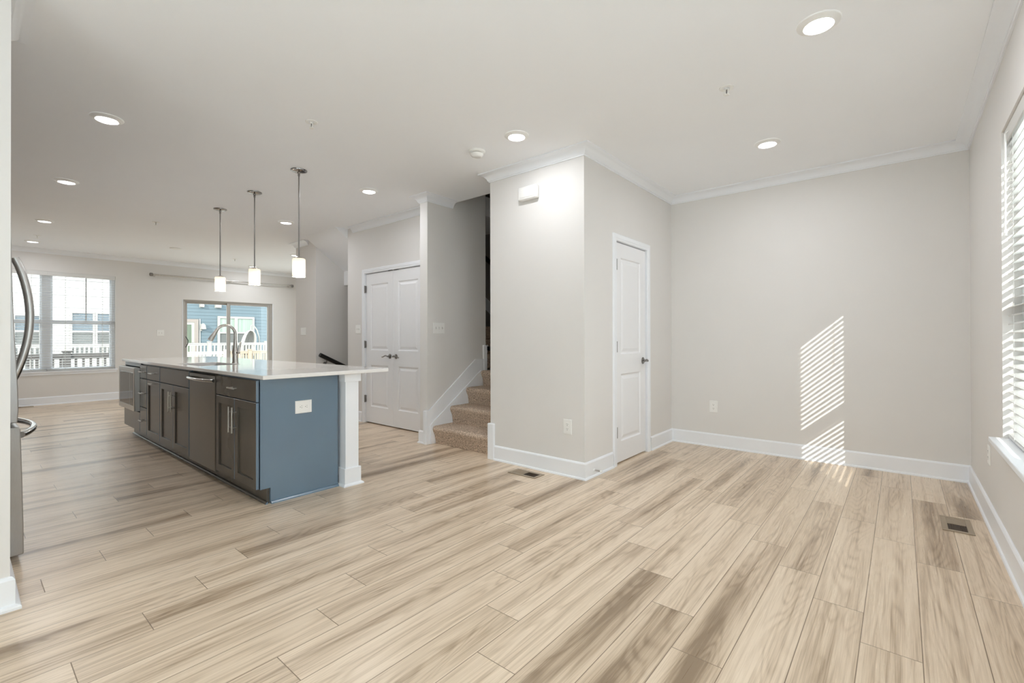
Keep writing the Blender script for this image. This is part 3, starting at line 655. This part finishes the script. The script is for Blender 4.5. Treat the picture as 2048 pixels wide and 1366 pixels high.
# faucet
fx, fy = -5.215, 1.83
fc = thing('kitchen_faucet', (fx, fy, ZT), 'brushed nickel gooseneck pull-down faucet behind the island sink', 'faucet')
MB().lathe([(.030, 0), (.030, .006), (.026, .012), (.0255, .085), (.029, .10), (.029, .118), (.0235, .135), (.019, .17), (.016, .21), (.0145, .23)], (fx, fy, ZT), 'Z', 28).build('base', m_nickel, fc, True)
pts = [(fx, fy, ZT+.22), (fx, fy, 1.16), (fx, fy, 1.21)]
for i in range(1, 14):
    a_ = math.pi*i/14*0.93; pts.append((fx, fy-.088+.088*math.cos(a_), 1.21+.088*math.sin(a_)))
MB().tube(pts, .0135, 14).build('spout', m_nickel, fc, True)
e0 = Vector(pts[-1]); dr = (Vector(pts[-1])-Vector(pts[-2])).normalized()
MB().tube([e0, e0+dr*.012, e0+dr*.03, e0+dr*.10, e0+dr*.115], [.0145, .0165, .017, .024, .0235], 16).build('spray_head', m_nickel, fc, True)
MB().tube([(fx+.025, fy+.01, ZT+.108), (fx+.05, fy+.018, ZT+.108)], .014, 12).tube([(fx+.045, fy+.016, ZT+.108), (fx+.055, fy+.02, ZT+.14), (fx+.052, fy+.03, ZT+.20), (fx+.048, fy+.035, ZT+.215)], [.010, .009, .009, .006], 10, flat=.6).build('lever', m_nickel, fc, True)
# support post
px0, px1, py0, py1 = -3.480, -3.362, 1.972, 2.088
ps = thing('support_post', ((px0+px1)/2, (py0+py1)/2, 0), 'white square post under the overhanging corner of the island worktop', 'post')
MB().box(px0, px1, py0, py1, .01, .886, .003).build('shaft', m_trim, ps)
q = .014; MB().box(px0-q, px1+q, py0-q, py1+q, .822, .8868, .002).build('capital', m_trim, ps)
m = MB(); m.box(px0-q, px1+q, py0-q, py1+q, 0, .138, .003)
m.sweep([(px0-q, py0-q), (px1+q, py0-q), (px1+q, py1+q), (px0-q, py1+q), (px0-q, py0-q)], [(0, 0), (.017, 0), (.016, .008), (.009, .016), (0, .019)], side=-1); m.build('plinth', m_trim, ps)

# ------------------------------------------------------------------ outlets and switches
def plate(mpf, u, v, w_, h_, name, label, cat, kindp, n_=1, horiz=False):
    """mpf(u, v, d): wall-plane map, d > 0 into the room"""
    t = thing(name, mpf(u, v, 0), label, cat)
    m = MB(); m.loops(mpf, u-w_/2, u+w_/2, v-h_/2, v+h_/2, [(0, 0.0005), (0, .004), (.003, .0065)], True); m.build('wall_plate', m_white, t)
    if kindp == 'outlet':
        for s_ in (-1, 1):
            cu, cv_ = (u + s_*.0195, v) if horiz else (u, v + s_*.0195)
            m = MB(); m.loops(mpf, cu-.0165, cu+.0165, cv_-.0145, cv_+.0145, [(0, .005), (.002, .0078)], True); r_ = m.build('receptacle', m_white, t)
            m = MB()
            def sl(a, b_, ww, hh):
                if horiz: m.loops(mpf, cu+b_-hh/2, cu+b_+hh/2, cv_+a-ww/2, cv_+a+ww/2, [(0, .0070), (.0002, .0083)], True)
                else: m.loops(mpf, cu+a-ww/2, cu+a+ww/2, cv_+b_-hh/2, cv_+b_+hh/2, [(0, .0070), (.0002, .0083)], True)
            sl(-.0063, .004, .0024, .009); sl(.0063, .004, .0024, .0075); sl(0, -.0075, .005, .005); m.build('slots', m_slot, r_)
    elif kindp == 'toggle':
        for i in range(n_):
            cu = u + (i-(n_-1)/2)*.0465
            m = MB(); m.loops(mpf, cu-.005, cu+.005, v-.012, v+.012, [(0, .006), (.0003, .0075)], True); sl_ = m.build('toggle_slot', mat('plate_recess', (.5, .5, .48), .5), t)
            MB().tube([mpf(cu, v-.002, .006), mpf(cu, v+.006*(1 if i % 2 else -1), .020)], [.0045, .0038], 8).build('toggle', m_white, sl_)
    else:
        for i in range(n_):
            cu = u + (i-(n_-1)/2)*.0465
            m = MB(); m.loops(mpf, cu-.0165, cu+.0165, v-.033, v+.033, [(0, .0055), (.001, .009), (.004, .0085)], True); m.build('rocker', m_white, t)
    return t
pY = lambda y0: (lambda u, v, d: (u, y0-d, v))      # wall facing -Y
pX = lambda x0: (lambda u, v, d: (x0+d, u, v))      # wall facing +X
plate(pY(YC), -2.159, .417, .082, .124, 'wall_outlet', 'white outlet low on the front face of the middle wall block, above the baseboard', 'outlet', 'outlet')
plate(pY(YB), -1.539, .428, .082, .124, 'wall_outlet', 'white outlet low on the back wall of the alcove, left of the sunlit stripes', 'outlet', 'outlet')
plate(lambda u, v, d: (XR-d, u, v), 4.178, .425, .082, .118, 'wall_outlet', 'white outlet seen edge-on under the right-hand window sill', 'outlet', 'outlet')
plate(pX(XP), 1.664, .658, .124, .094, 'wall_outlet', 'white horizontal outlet on the blue end of the island', 'outlet', 'outlet', horiz=True)
plate(pX(XSL), 3.487, 1.278, .164, .122, 'light_switch', 'white triple toggle switch plate on the stair wall', 'light switch', 'toggle', 3)
plate(pY(YD), -5.866, 1.290, .125, .120, 'light_switch', 'white double toggle switch left of the double closet doors', 'light switch', 'toggle', 2)
plate(pY(YD), -7.48, 1.277, .165, .118, 'light_switch', 'white triple rocker switch on the wall piece beside the descending stairs', 'light switch', 'rocker', 3)
plate(pX(XF), 2.67, 1.278, .122, .122, 'light_switch', 'white double toggle switch on far wall between window and sliding door', 'light switch', 'toggle', 2)
# door chime
ch = thing('door_chime', (-2.55, YC, 2.46), 'white rounded door chime box high on the middle wall block', 'door chime')
MB().box(-2.657, -2.450, YC-.052, YC-.0005, 2.404, 2.523, .014, 4).build('cover', m_white, ch, True)
MB().box(-2.632, -2.472, YC-.0555, YC-.045, 2.420, 2.510, .006, 3).build('face', m_white, ch, True)

# ------------------------------------------------------------------ floor registers
def register(x0, x1, y0, y1, long_y, dark_first, label):
    t = thing('floor_register', ((x0+x1)/2, (y0+y1)/2, 0), label, 'floor vent')
    b = .028; m = MB()
    for q in ((x0, x1, y0, y0+b), (x0, x1, y1-b, y1), (x0, x0+b, y0+b, y1-b), (x1-b, x1, y0+b, y1-b)): m.box(*q, .0006, .005, .0015)
    m.build('frame', m_vent, t)
    MB().box(x0+b, x1-b, y0+b, y1-b, .0004, .001).build('cavity_shade', m_ventdk, t)
    m = MB(); dk = MB()
    if long_y:
        ym = (y0+y1)/2; n_ = 10
        for i in range(n_):
            xx = x0+b+(i+.5)*(x1-x0-2*b)/n_
            m.box(xx-.0016, xx+.0016, y0+b if not dark_first else ym, ym if not dark_first else y1-b, .001, .0042)
            dk.box(xx-.0016, xx+.0016, ym if not dark_first else y0+b, y1-b if not dark_first else ym, .001, .0036)
        m.box(x0+b, x1-b, ym if dark_first else y0+b, y1-b if dark_first else ym, .001, .0034)
    else:
        xm_ = (x0+x1)/2
        for i in range(10):
            yy = y0+b+(i+.5)*(y1-y0-2*b)/10
            m.box(x0+b, xm_, yy-.0016, yy+.0016, .001, .0042); dk.box(xm_, x1-b, yy-.0016, yy+.0016, .001, .0036)
        m.box(x0+b if not dark_first else xm_, xm_ if not dark_first else x1-b, y0+b, y1-b, .001, .0034)
    m.build('louvres', m_vent, t); dk.build('shaded_louvres', m_ventdk, t); return t
register(.188, .331, 3.836, 4.132, True, True, 'tan metal floor register near the right-hand window wall')
register(-2.621, -2.328, 3.070, 3.214, False, False, 'tan metal floor register in front of the middle wall block')
register(-11.525, -11.385, .55, .86, True, True, 'tan metal floor register under the far twin window')
# door stop
dst = thing('door_stop', (XC+.015, 3.44, .056), 'small spring door stop on the baseboard left of the closet door', 'door stop')
m = MB(); sp = []
for i in range(97):
    a_ = i/96*2*math.pi*12; sp.append((XC+.020+.055*i/96, 3.44+.006*math.cos(a_), .056+.006*math.sin(a_)))
m.tube(sp, .0013, 6); m.build('spring', m_nickel, dst, True)
MB().lathe([(.011, .014), (.011, .018), (.007, .022)], (XC, 3.44, .056), 'X', 16).build('base', m_white, dst, True)
MB().lathe([(.007, .072), (.0085, .076), (.0085, .084), (.006, .087)], (XC, 3.44, .056), 'X', 16).build('rubber_tip', m_white, dst, True)

# ------------------------------------------------------------------ ceiling fittings
lights = [((-.311, 2.771), 'recessed ceiling light nearest the right-hand window, top right of the photo'),
          ((-.825, 4.22), 'recessed ceiling light in the alcove, near the back wall'),
          ((-2.291, 2.799), 'recessed ceiling light in front of the middle wall block, beside the smoke detector'),
          ((-4.348, .69), 'recessed ceiling light at far left, nearest of the kitchen row'),
          ((-6.392, .707), 'second recessed light of the left kitchen row, counted from the camera'),
          ((-8.757, .756), 'third recessed light of the left row, above the far window'),
          ((-10.75, .793), 'fourth and farthest recessed light of the left row, by the far window crown'),
          ((-4.353, 2.829), 'recessed ceiling light in front of the stairs, above the double closet doors'),
          ((-6.394, 2.871), 'recessed ceiling light just left of the nearest pendant rod, over the walkway'),
          ((-10.9, 4.18), 'small distant recessed light behind the middle pendant shade'),
          ((-8.781, 4.116), 'small distant recessed light behind the nearest pendant shade')]
first = None
for (x, y), lab in lights:
    if first is None:
        t = thing('recessed_light', (x, y, H), lab, 'ceiling light', 'recessed ceiling lights')
        MB().lathe([(.062, -.0165), (.066, -.018), (.070, -.0165), (.094, -.006), (.096, -.001), (.096, .0)], (x, y, H-.0004), 'Z', 40, cap=False).build('trim_ring', m_white, t, True)
        MB().lathe([(.0005, -.0155), (.064, -.0155)], (x, y, H), 'Z', 40, cap=False).build('lens', m_lens, t)
        la = bpy.data.lights.new('lamp', 'AREA'); la.shape = 'DISK'; la.size = .124; la.energy = LAMP; la.color = (0.97, 0.985, 1.03); la.spread = math.pi
        lo = link('lamp', la, t); lo.location = (x, y, H-.0168)
        first = t; fl = Vector((x, y, H))
    else: dup(first, Vector((x, y, H))-fl, label=lab)
spr = [((-.839, 3.12), 'small white fire sprinkler on the ceiling above the alcove'), ((-3.289, 1.66), 'small white fire sprinkler on the ceiling between camera and island'),
       ((-7.73, 1.736), 'small white fire sprinkler left of the farthest pendant canopy'), ((-10.16, 3.561), 'small distant fire sprinkler between the pendant rods'), ((-10.1, .795), 'small distant fire sprinkler above the farthest left ceiling light')]
first = None
for (x, y), lab in spr:
    if first is None:
        t = thing('fire_sprinkler', (x, y, H), lab, 'sprinkler', 'ceiling fire sprinklers')
        MB().lathe([(.018, -.002), (.030, -.006), (.042, -.003), (.043, 0)], (x, y, H-.0003), 'Z', 28, cap=False).build('escutcheon', m_white, t, True)
        m = MB(); m.lathe([(.012, -.012), (.012, 0)], (x, y, H), 'Z', 16); m.tube([(x-.012, y, H-.01), (x-.011, y, H-.03), (x, y, H-.042)], .0028, 6).tube([(x+.012, y, H-.01), (x+.011, y, H-.03), (x, y, H-.042)], .0028, 6); m.lathe([(.016, -.047), (.017, -.044), (.004, -.041)], (x, y, H), 'Z', 20)
        m.build('deflector', m_white, t, True); MB().tube([(x, y, H-.012), (x, y, H-.038)], .0025, 8).build('bulb', m_slot, t)
        first = t; fl = Vector((x, y, H))
    else: dup(first, Vector((x, y, H))-fl, label=lab)
sd = thing('smoke_detector', (-2.737, 2.817, H), 'white round smoke detector on the ceiling near the middle wall block', 'smoke detector')
MB().lathe([(.052, -.022), (.066, -.016), (.070, -.006), (.070, 0)], (-2.737, 2.817, H-.0003), 'Z', 36, cap=False).build('base', m_white, sd, True)
MB().lathe([(.050, -.027), (.050, -.021)], (-2.737, 2.817, H), 'Z', 36).build('vent_gap', m_slot, sd, True)
MB().lathe([(.001, -.052), (.030, -.052), (.046, -.045), (.055, -.032), (.056, -.026), (.03, -.025)], (-2.737, 2.817, H), 'Z', 36, cap=False).build('cover', m_white, sd, True)
cp = thing('ceiling_cover_plate', (-9.73, 2.463, H), 'flat white round cover on the far ceiling left of the pendants', 'cover plate')
MB().lathe([(.001, -.014), (.07, -.014), (.085, -.010), (.088, 0)], (-9.73, 2.463, H-.0003), 'Z', 32, cap=False).build('disc', m_white, cp, True)

# pendants
first = None
for x, y, lab in ((-4.327, 2.062, 'pendant lamp nearest the camera, above the near end of the island'), (-5.346, 2.066, 'middle of the three pendant lamps above the island'), (-6.363, 2.066, 'pendant lamp farthest from the camera, above the microwave end of the island')):
    if first is None:
        t = thing('pendant_lamp', (x, y, H), lab, 'pendant lamp', 'pendant lamps above the island')
        MB().lathe([(.001, -.030), (.012, -.030), (.016, -.022), (.055, -.016), (.070, -.010), (.073, -.003), (.073, 0)], (x, y, H-.0003), 'Z', 40, cap=False).build('canopy', m_canopy, t, True)
        MB().tube([(x, y, H-.025), (x, y, 2.30), (x, y, 1.925)], .0062, 14).lathe([(.010, -.055), (.010, -.028)], (x, y, H), 'Z', 16).build('rod', m_pewter, t, True)
        MB().lathe([(.001, 1.932), (.016, 1.932), (.040, 1.922), (.043, 1.913), (.001, 1.911)], (x, y, 0), 'Z', 32, cap=False).build('shade_holder', m_nickel, t, True)
        MB().lathe([(.030, 1.913), (.052, 1.912), (.0565, 1.906), (.0565, 1.742), (.0535, 1.742), (.0535, 1.904), (.03, 1.909)], (x, y, 0), 'Z', 40, cap=False).build('shade', m_shade, t, True)
        MB().lathe([(.001, 1.765), (.012, 1.768), (.020, 1.78), (.020, 1.80), (.012, 1.83), (.008, 1.85), (.001, 1.852)], (x, y, 0), 'Z', 20, cap=False).build('bulb', m_bulb, t, True)
        first = t; fl = Vector((x, y, H))
    else: dup(first, Vector((x, y, H))-fl, label=lab)

# curtain rod
cu = thing('curtain_rod', (XF+.08, 3.9, 2.44), 'long brushed metal curtain rod above the sliding glass door', 'curtain rod')
xr_ = XF+.085
MB().tube([(xr_, 2.52, 2.444), (xr_, 3.95, 2.444)], .0165, 12).build('rod', m_nickel, cu, True); MB().tube([(xr_, 3.93, 2.444), (xr_, 5.28, 2.444)], .0135, 12).build('rod', m_nickel, cu, True)
for yy in (2.50, 5.30): MB().lathe([(.02, -.03), (.034, -.02), (.034, .02), (.02, .03)], (xr_, yy, 2.444), 'Y', 20).build('finial', m_pewter, cu, True)
for yy in (2.56, 3.94, 5.24): MB().tube([(XF, yy, 2.444), (xr_-.012, yy, 2.444)], .008, 8).lathe([(.03, 0), (.03, .006)], (XF, yy, 2.444), 'X', 16).lathe([(.022, -.012), (.022, .012)], (xr_, yy, 2.444), 'Y', 16).build('bracket', m_nickel, cu, True)

# ------------------------------------------------------------------ fridge
fr = thing('refrigerator', (-3.95, -.2, 0), 'stainless steel refrigerator at the left edge, beyond the wall end', 'refrigerator')
MB().box(-4.40, -3.505, -.58, .10, .02, 1.765, .006).build('body', m_steel_side, fr)
def fdoor(x0, x1, prof, name, z_):
    m = MB(); m.prism(prof, 'X', x0, x1, .004); return m.build(name, m_steel_md, fr)
ptop = [(.108, .735), (.205, .735), (.2085, .80), (.206, .92), (.198, 1.10), (.190, 1.316), (.184, 1.55), (.181, 1.765), (.176, 1.776), (.108, 1.776)]
dR = fdoor(-3.949, -3.501, ptop, 'door', 0); dL = fdoor(-4.40, -3.953, ptop, 'door', 0)
pbot = [(.108, .05), (.224, .05), (.229, .056), (.227, .20), (.222, .45), (.216, .70), (.210, .712), (.108, .712)]
dB = fdoor(-4.40, -3.501, pbot, 'freezer_drawer', 0)
MB().box(-4.39, -3.51, .09, .12, .70, .745).build('gasket', m_gasket, fr)
MB().box(-4.38, -3.52, -.3, .09, 0.0, .05).build('foot', m_gasket, fr)
def hpts(x, dy=0): return [(x, dy+.196+.072*math.sin(math.pi*i/16)**.8 + .02*(1-i/16), 1.635-(1.635-.905)*i/16) for i in range(17)]
MB().tube(hpts(-3.92), .0195, 14).build('handle', m_steel, dR, True);
MB().tube([(-3.56-.72*i/16, .222+.070*math.sin(math.pi*i/16)**.8, .662) for i in range(17)], .0165, 12).build('handle', m_chrome, dB, True)

# ------------------------------------------------------------------ outside
XH = -26.0
def siding(c1):
    m = mat('lap_siding', c1, 0.7); n, l, p = nodes(m); tc = n.new('ShaderNodeTexCoord'); sx = n.new('ShaderNodeSeparateXYZ'); l.new(tc.outputs['Object'], sx.inputs[0])
    a = n.new('ShaderNodeMath'); a.operation = 'MULTIPLY'; a.inputs[1].default_value = 6.2; l.new(sx.outputs[2], a.inputs[0])
    fr_ = n.new('ShaderNodeMath'); fr_.operation = 'FRACT'; l.new(a.outputs[0], fr_.inputs[0])
    b = n.new('ShaderNodeBump'); b.inputs['Strength'].default_value = 1.0; b.inputs['Distance'].default_value = 0.03; b.invert = True; l.new(fr_.outputs[0], b.inputs['Height']); l.new(b.outputs[0], p.inputs['Normal'])
    g = n.new('ShaderNodeMath'); g.operation = 'GREATER_THAN'; g.inputs[1].default_value = 0.12; l.new(fr_.outputs[0], g.inputs[0])
    mx = n.new('ShaderNodeMix'); mx.data_type = 'RGBA'; l.new(g.outputs[0], mx.inputs['Factor']); mx.inputs[6].default_value = (*[v*.62 for v in c1], 1); mx.inputs[7].default_value = (*c1, 1); l.new(mx.outputs[2], p.inputs['Base Color'])
    return m
m_blue = siding((0.095, 0.133, 0.152)); m_wsid = siding((0.40, 0.395, 0.38))
m_ext = mat('white_vinyl', (0.33, 0.32, 0.295), 0.5); m_tan = mat('tan_casing', (0.24, 0.205, 0.18), 0.6); m_greenc = add_noise(mat('green_curtain', (0.2, 0.25, 0.17), 0.6), (0.06, 0.085, 0.06), (0.15, 0.185, 0.125), 1, 2, stretch=(1, 22, .2))
m_palec = add_noise(mat('pale_curtain', (0.5, 0.56, 0.48), 0.35), (0.19, 0.25, 0.205), (0.29, 0.33, 0.28), 1, 2, stretch=(1, 9, .2))
m_screen = mat('window_screen', (0.10, 0.105, 0.10), 0.6); m_dkwin = mat('dark_window', (0.10, 0.125, 0.145), 0.15); m_cream = mat('cream_rail', (0.46, 0.42, 0.345), 0.6); m_shaderail = mat('shaded_rail', (0.10, 0.095, 0.092), 0.6); m_tanrail = mat('tan_rail', (0.33, 0.27, 0.20), 0.6)  # near railing grey is darkened to stand for shade on the deck
hb = thing('house', (XH, 9, -3), 'blue clapboard house seen through the sliding glass door', 'house')
MB().box(XH-6, XH, 5.5, 17, -3, 5.5).build('wall', m_blue, hb)
m = MB(); ww0, ww1, wz0, wz1 = 8.32, 10.02, .25, 2.26
for y0, y1, z0, z1 in ((ww0, ww0+.10, wz0, wz1), (ww1-.09, ww1, wz0, wz1), (ww0+.1, ww1-.09, wz1-.10, wz1), (ww0+.1, ww1-.09, wz0, wz0+.1), (9.08, 9.22, wz0+.1, wz1-.1), (ww0+.1, 9.08, 1.40, 1.47), (9.22, ww1-.09, 1.40, 1.47)): m.box(XH, XH+.06, y0, y1, z0, z1)
wn = m.build('window', m_ext, hb)
for y0, y1 in ((ww0+.1, 9.08), (9.22, ww1-.09)):
    MB().box(XH+.005, XH+.02, y0, y1, 1.47, wz1-.1).build('pane', m_palec, wn); MB().box(XH+.005, XH+.02, y0, y1, wz0+.1, 1.40).build('pane', m_screen, wn)
m = MB(); m.box(XH, XH+.05, 7.34, 7.50, -.4, 2.08).box(XH, XH+.05, 6.05, 7.34, 1.93, 2.08).box(XH, XH+.05, 5.9, 6.05, -.4, 2.08); dc = m.build('door_casing', m_tan, hb)
MB().box(XH+.005, XH+.03, 7.22, 7.34, -.4, 1.93).box(XH+.005, XH+.03, 6.05, 7.22, 1.82, 1.93).build('door', m_ext, hb)
MB().box(XH+.008, XH+.022, 6.1, 7.22, -.3, 1.82).build('door_glass', m_greenc, hb); MB().lathe([(.03, .03), (.035, .06), (.02, .07)], (XH, 7.26, .92), 'X', 12).build('door_knob', m_black, hb, True)
MB().box(XH, XH+.03, 7.54, 7.585, -.4, 2.1).build('corner_trim', m_ext, hb)
for y0, y1, lab in ((7.56, 7.72, 'small white vent hood on blue siding, left one at top of the sliding door view'), (8.22, 8.46, 'larger white vent hood on blue siding, right one at top of the sliding door view')):
    t = thing('vent_hood', (XH, (y0+y1)/2, 2.75), lab, 'vent hood')
    MB().prism([(XH+.001, 2.68), (XH+.14, 2.68), (XH+.14, 2.78), (XH+.03, 2.9), (XH+.001, 2.9)], 'Y', y0, y1).build('hood', m_ext, t); MB().box(XH+.001, XH+.015, y0-.02, y1+.02, 2.66, 2.92).build('flange', m_ext, t)
ln = thing('wall_lantern', (XH, 7.67, 1.7), 'white domed wall lantern on the blue house beside its door', 'wall lantern')
MB().tube([(XH, 7.60, 1.60), (XH+.10, 7.60, 1.62), (XH+.14, 7.61, 1.78), (XH+.13, 7.66, 1.86), (XH+.12, 7.72, 1.84)], .03, 10).build('arm', m_ext, ln, True); MB().lathe([(.05, 1.83), (.07, 1.78), (.10, 1.61), (.09, 1.60)], (XH+.14, 7.70, 0), 'Z', 20).build('shade', m_ext, ln, True); MB().box(XH, XH+.02, 7.57, 7.65, 1.52, 1.86).build('backplate', m_ext, ln)
hw = thing('house', (XH, 2, -3), 'white clapboard house seen through the far twin window', 'house')
MB().box(XH-6, XH, -9, 5.45, -3, 5.5).build('wall', m_wsid, hw)
for y0, y1, z0, z1 in ((3.05, 3.68, .45, 2.20), (3.83, 4.46, .45, 2.20), (1.45, 2.10, -.3, 2.05), (.45, 1.1, .45, 2.2)):
    m = MB()
    for q in ((y0-.07, y0, z0-.07, z1+.07), (y1, y1+.07, z0-.07, z1+.07), (y0, y1, z1, z1+.07), (y0, y1, z0-.07, z0), (y0, y1, 1.42, 1.48)): m.box(XH, XH+.05, *q)
    wn = m.build('window', m_ext, hw); MB().box(XH+.005, XH+.02, y0, y1, 1.48, z1).build('pane', m_dkwin, wn); MB().box(XH+.005, XH+.02, y0, y1, z0, 1.42).build('pane', m_screen, wn)
def railing(x, y0, y1, ztop, zbot, sp, bw, m_, label, posts=(), capw=.09):
    t = thing('deck_railing', (x, (y0+y1)/2, zbot), label, 'railing')
    MB().box(x-capw/2, x+capw/2, y0, y1, ztop-.04, ztop, .004).build('top_rail', m_, t); MB().box(x-.03, x+.03, y0, y1, ztop-.11, ztop-.045).build('upper_rail', m_, t); MB().box(x-.03, x+.03, y0, y1, zbot+.06, zbot+.12).build('bottom_rail', m_, t)
    n_ = min(96, int((y1-y0)/sp)); b0_ = None
    for i in range(n_):
        y = y0+(i+.5)*sp
        if b0_ is None: b0_ = MB().box(x-bw/2, x+bw/2, y-bw/2, y+bw/2, zbot+.12, ztop-.11).build('baluster', m_, t); yb0 = y
        else:
            c_ = b0_.copy(); COL.objects.link(c_); c_.parent = t; c_.matrix_parent_inverse = b0_.matrix_parent_inverse.copy(); c_.location = b0_.location + Vector((0, y-yb0, 0))
    for y in posts: MB().box(x-.06, x+.06, y-.06, y+.06, zbot-.2, ztop+.03, .004).box(x-.08, x+.08, y-.08, y+.08, ztop+.03, ztop+.065, .006).build('post', m_, t)
    return t
railing(-13.5, -1.6, 2.95, .845, -.15, .118, .038, m_shaderail, 'shade-darkened grey deck railing just outside the far twin window', posts=(.25, 1.50, 2.9))
railing(-20.0, 3.8, 6.75, .665, -.35, .115, .045, m_cream, 'cream deck railing low in the left half of the sliding door view', posts=(3.85, 6.7))
railing(-20.0, 6.85, 10.5, .665, -.35, .085, .04, m_tanrail, 'tan deck railing low in the right half of the sliding door view', posts=(7.55,))
railing(-22.5, -.6, 11, .966, .0, .125, .05, m_ext, 'white deck railing in front of the blue and white houses', posts=(1.2, 3.9, 6.9, 9.2))
struct('ground_deck', MB().box(-26, -22.3, -2, 12, -.3, -.1).box(-14.0, XFO, -1.7, 3.0, -.3, -.16), mat('deck_boards', (.42, .38, .33), .8))
# egg chair on the neighbour's deck
XE = -23.6; s_ = 23.6/20.8
eg = thing('egg_chair', (XE, 8.9, 0), 'white wicker hanging egg chair on the deck of the blue house', 'egg chair')
m = MB(); cy_, cz_ = 8.85, 0.93
for k in range(30):
    a_ = math.pi*2*k/30; pts = []
    for i in range(13):
        ph = math.pi*i/12; r_ = .30*math.sin(ph)**.8; pts.append((XE+r_*math.cos(a_)*.9, cy_+r_*math.sin(a_)+.10*math.cos(ph), cz_+.60*math.cos(ph)-.05*math.sin(ph)))
    if math.cos(a_) < .55: m.tube(pts, .026, 6)
for i in range(2, 16):
    ph = math.pi*i/16.5; r_ = .30*math.sin(ph)**.8
    m.tube([(XE+r_*math.cos(a_)*.9, cy_+r_*math.sin(a_)+.10*math.cos(ph), cz_+.60*math.cos(ph)-.05*math.sin(ph)) for a_ in [math.radians(60+240*j/16) for j in range(17)]], .012, 6)
m.build('basket', m_ext, eg, True)
MB().tube([(XE, cy_+.40, -.08), (XE, cy_+.50, .7), (XE, cy_+.47, 1.2), (XE, cy_+.38, 1.55), (XE, cy_+.22, 1.78), (XE, cy_+.12, 1.76), (XE, cy_+.10, 1.53)], .028, 10).lathe([(.45, 0), (.45, .03)], (XE, cy_+.1, -.1), 'Z', 24).build('stand', m_ext, eg, True)
MB().box(XE-.18, XE+.2, cy_-.2, cy_+.2, .50, .64, .05, 3).build('cushion', m_ext, eg, True)
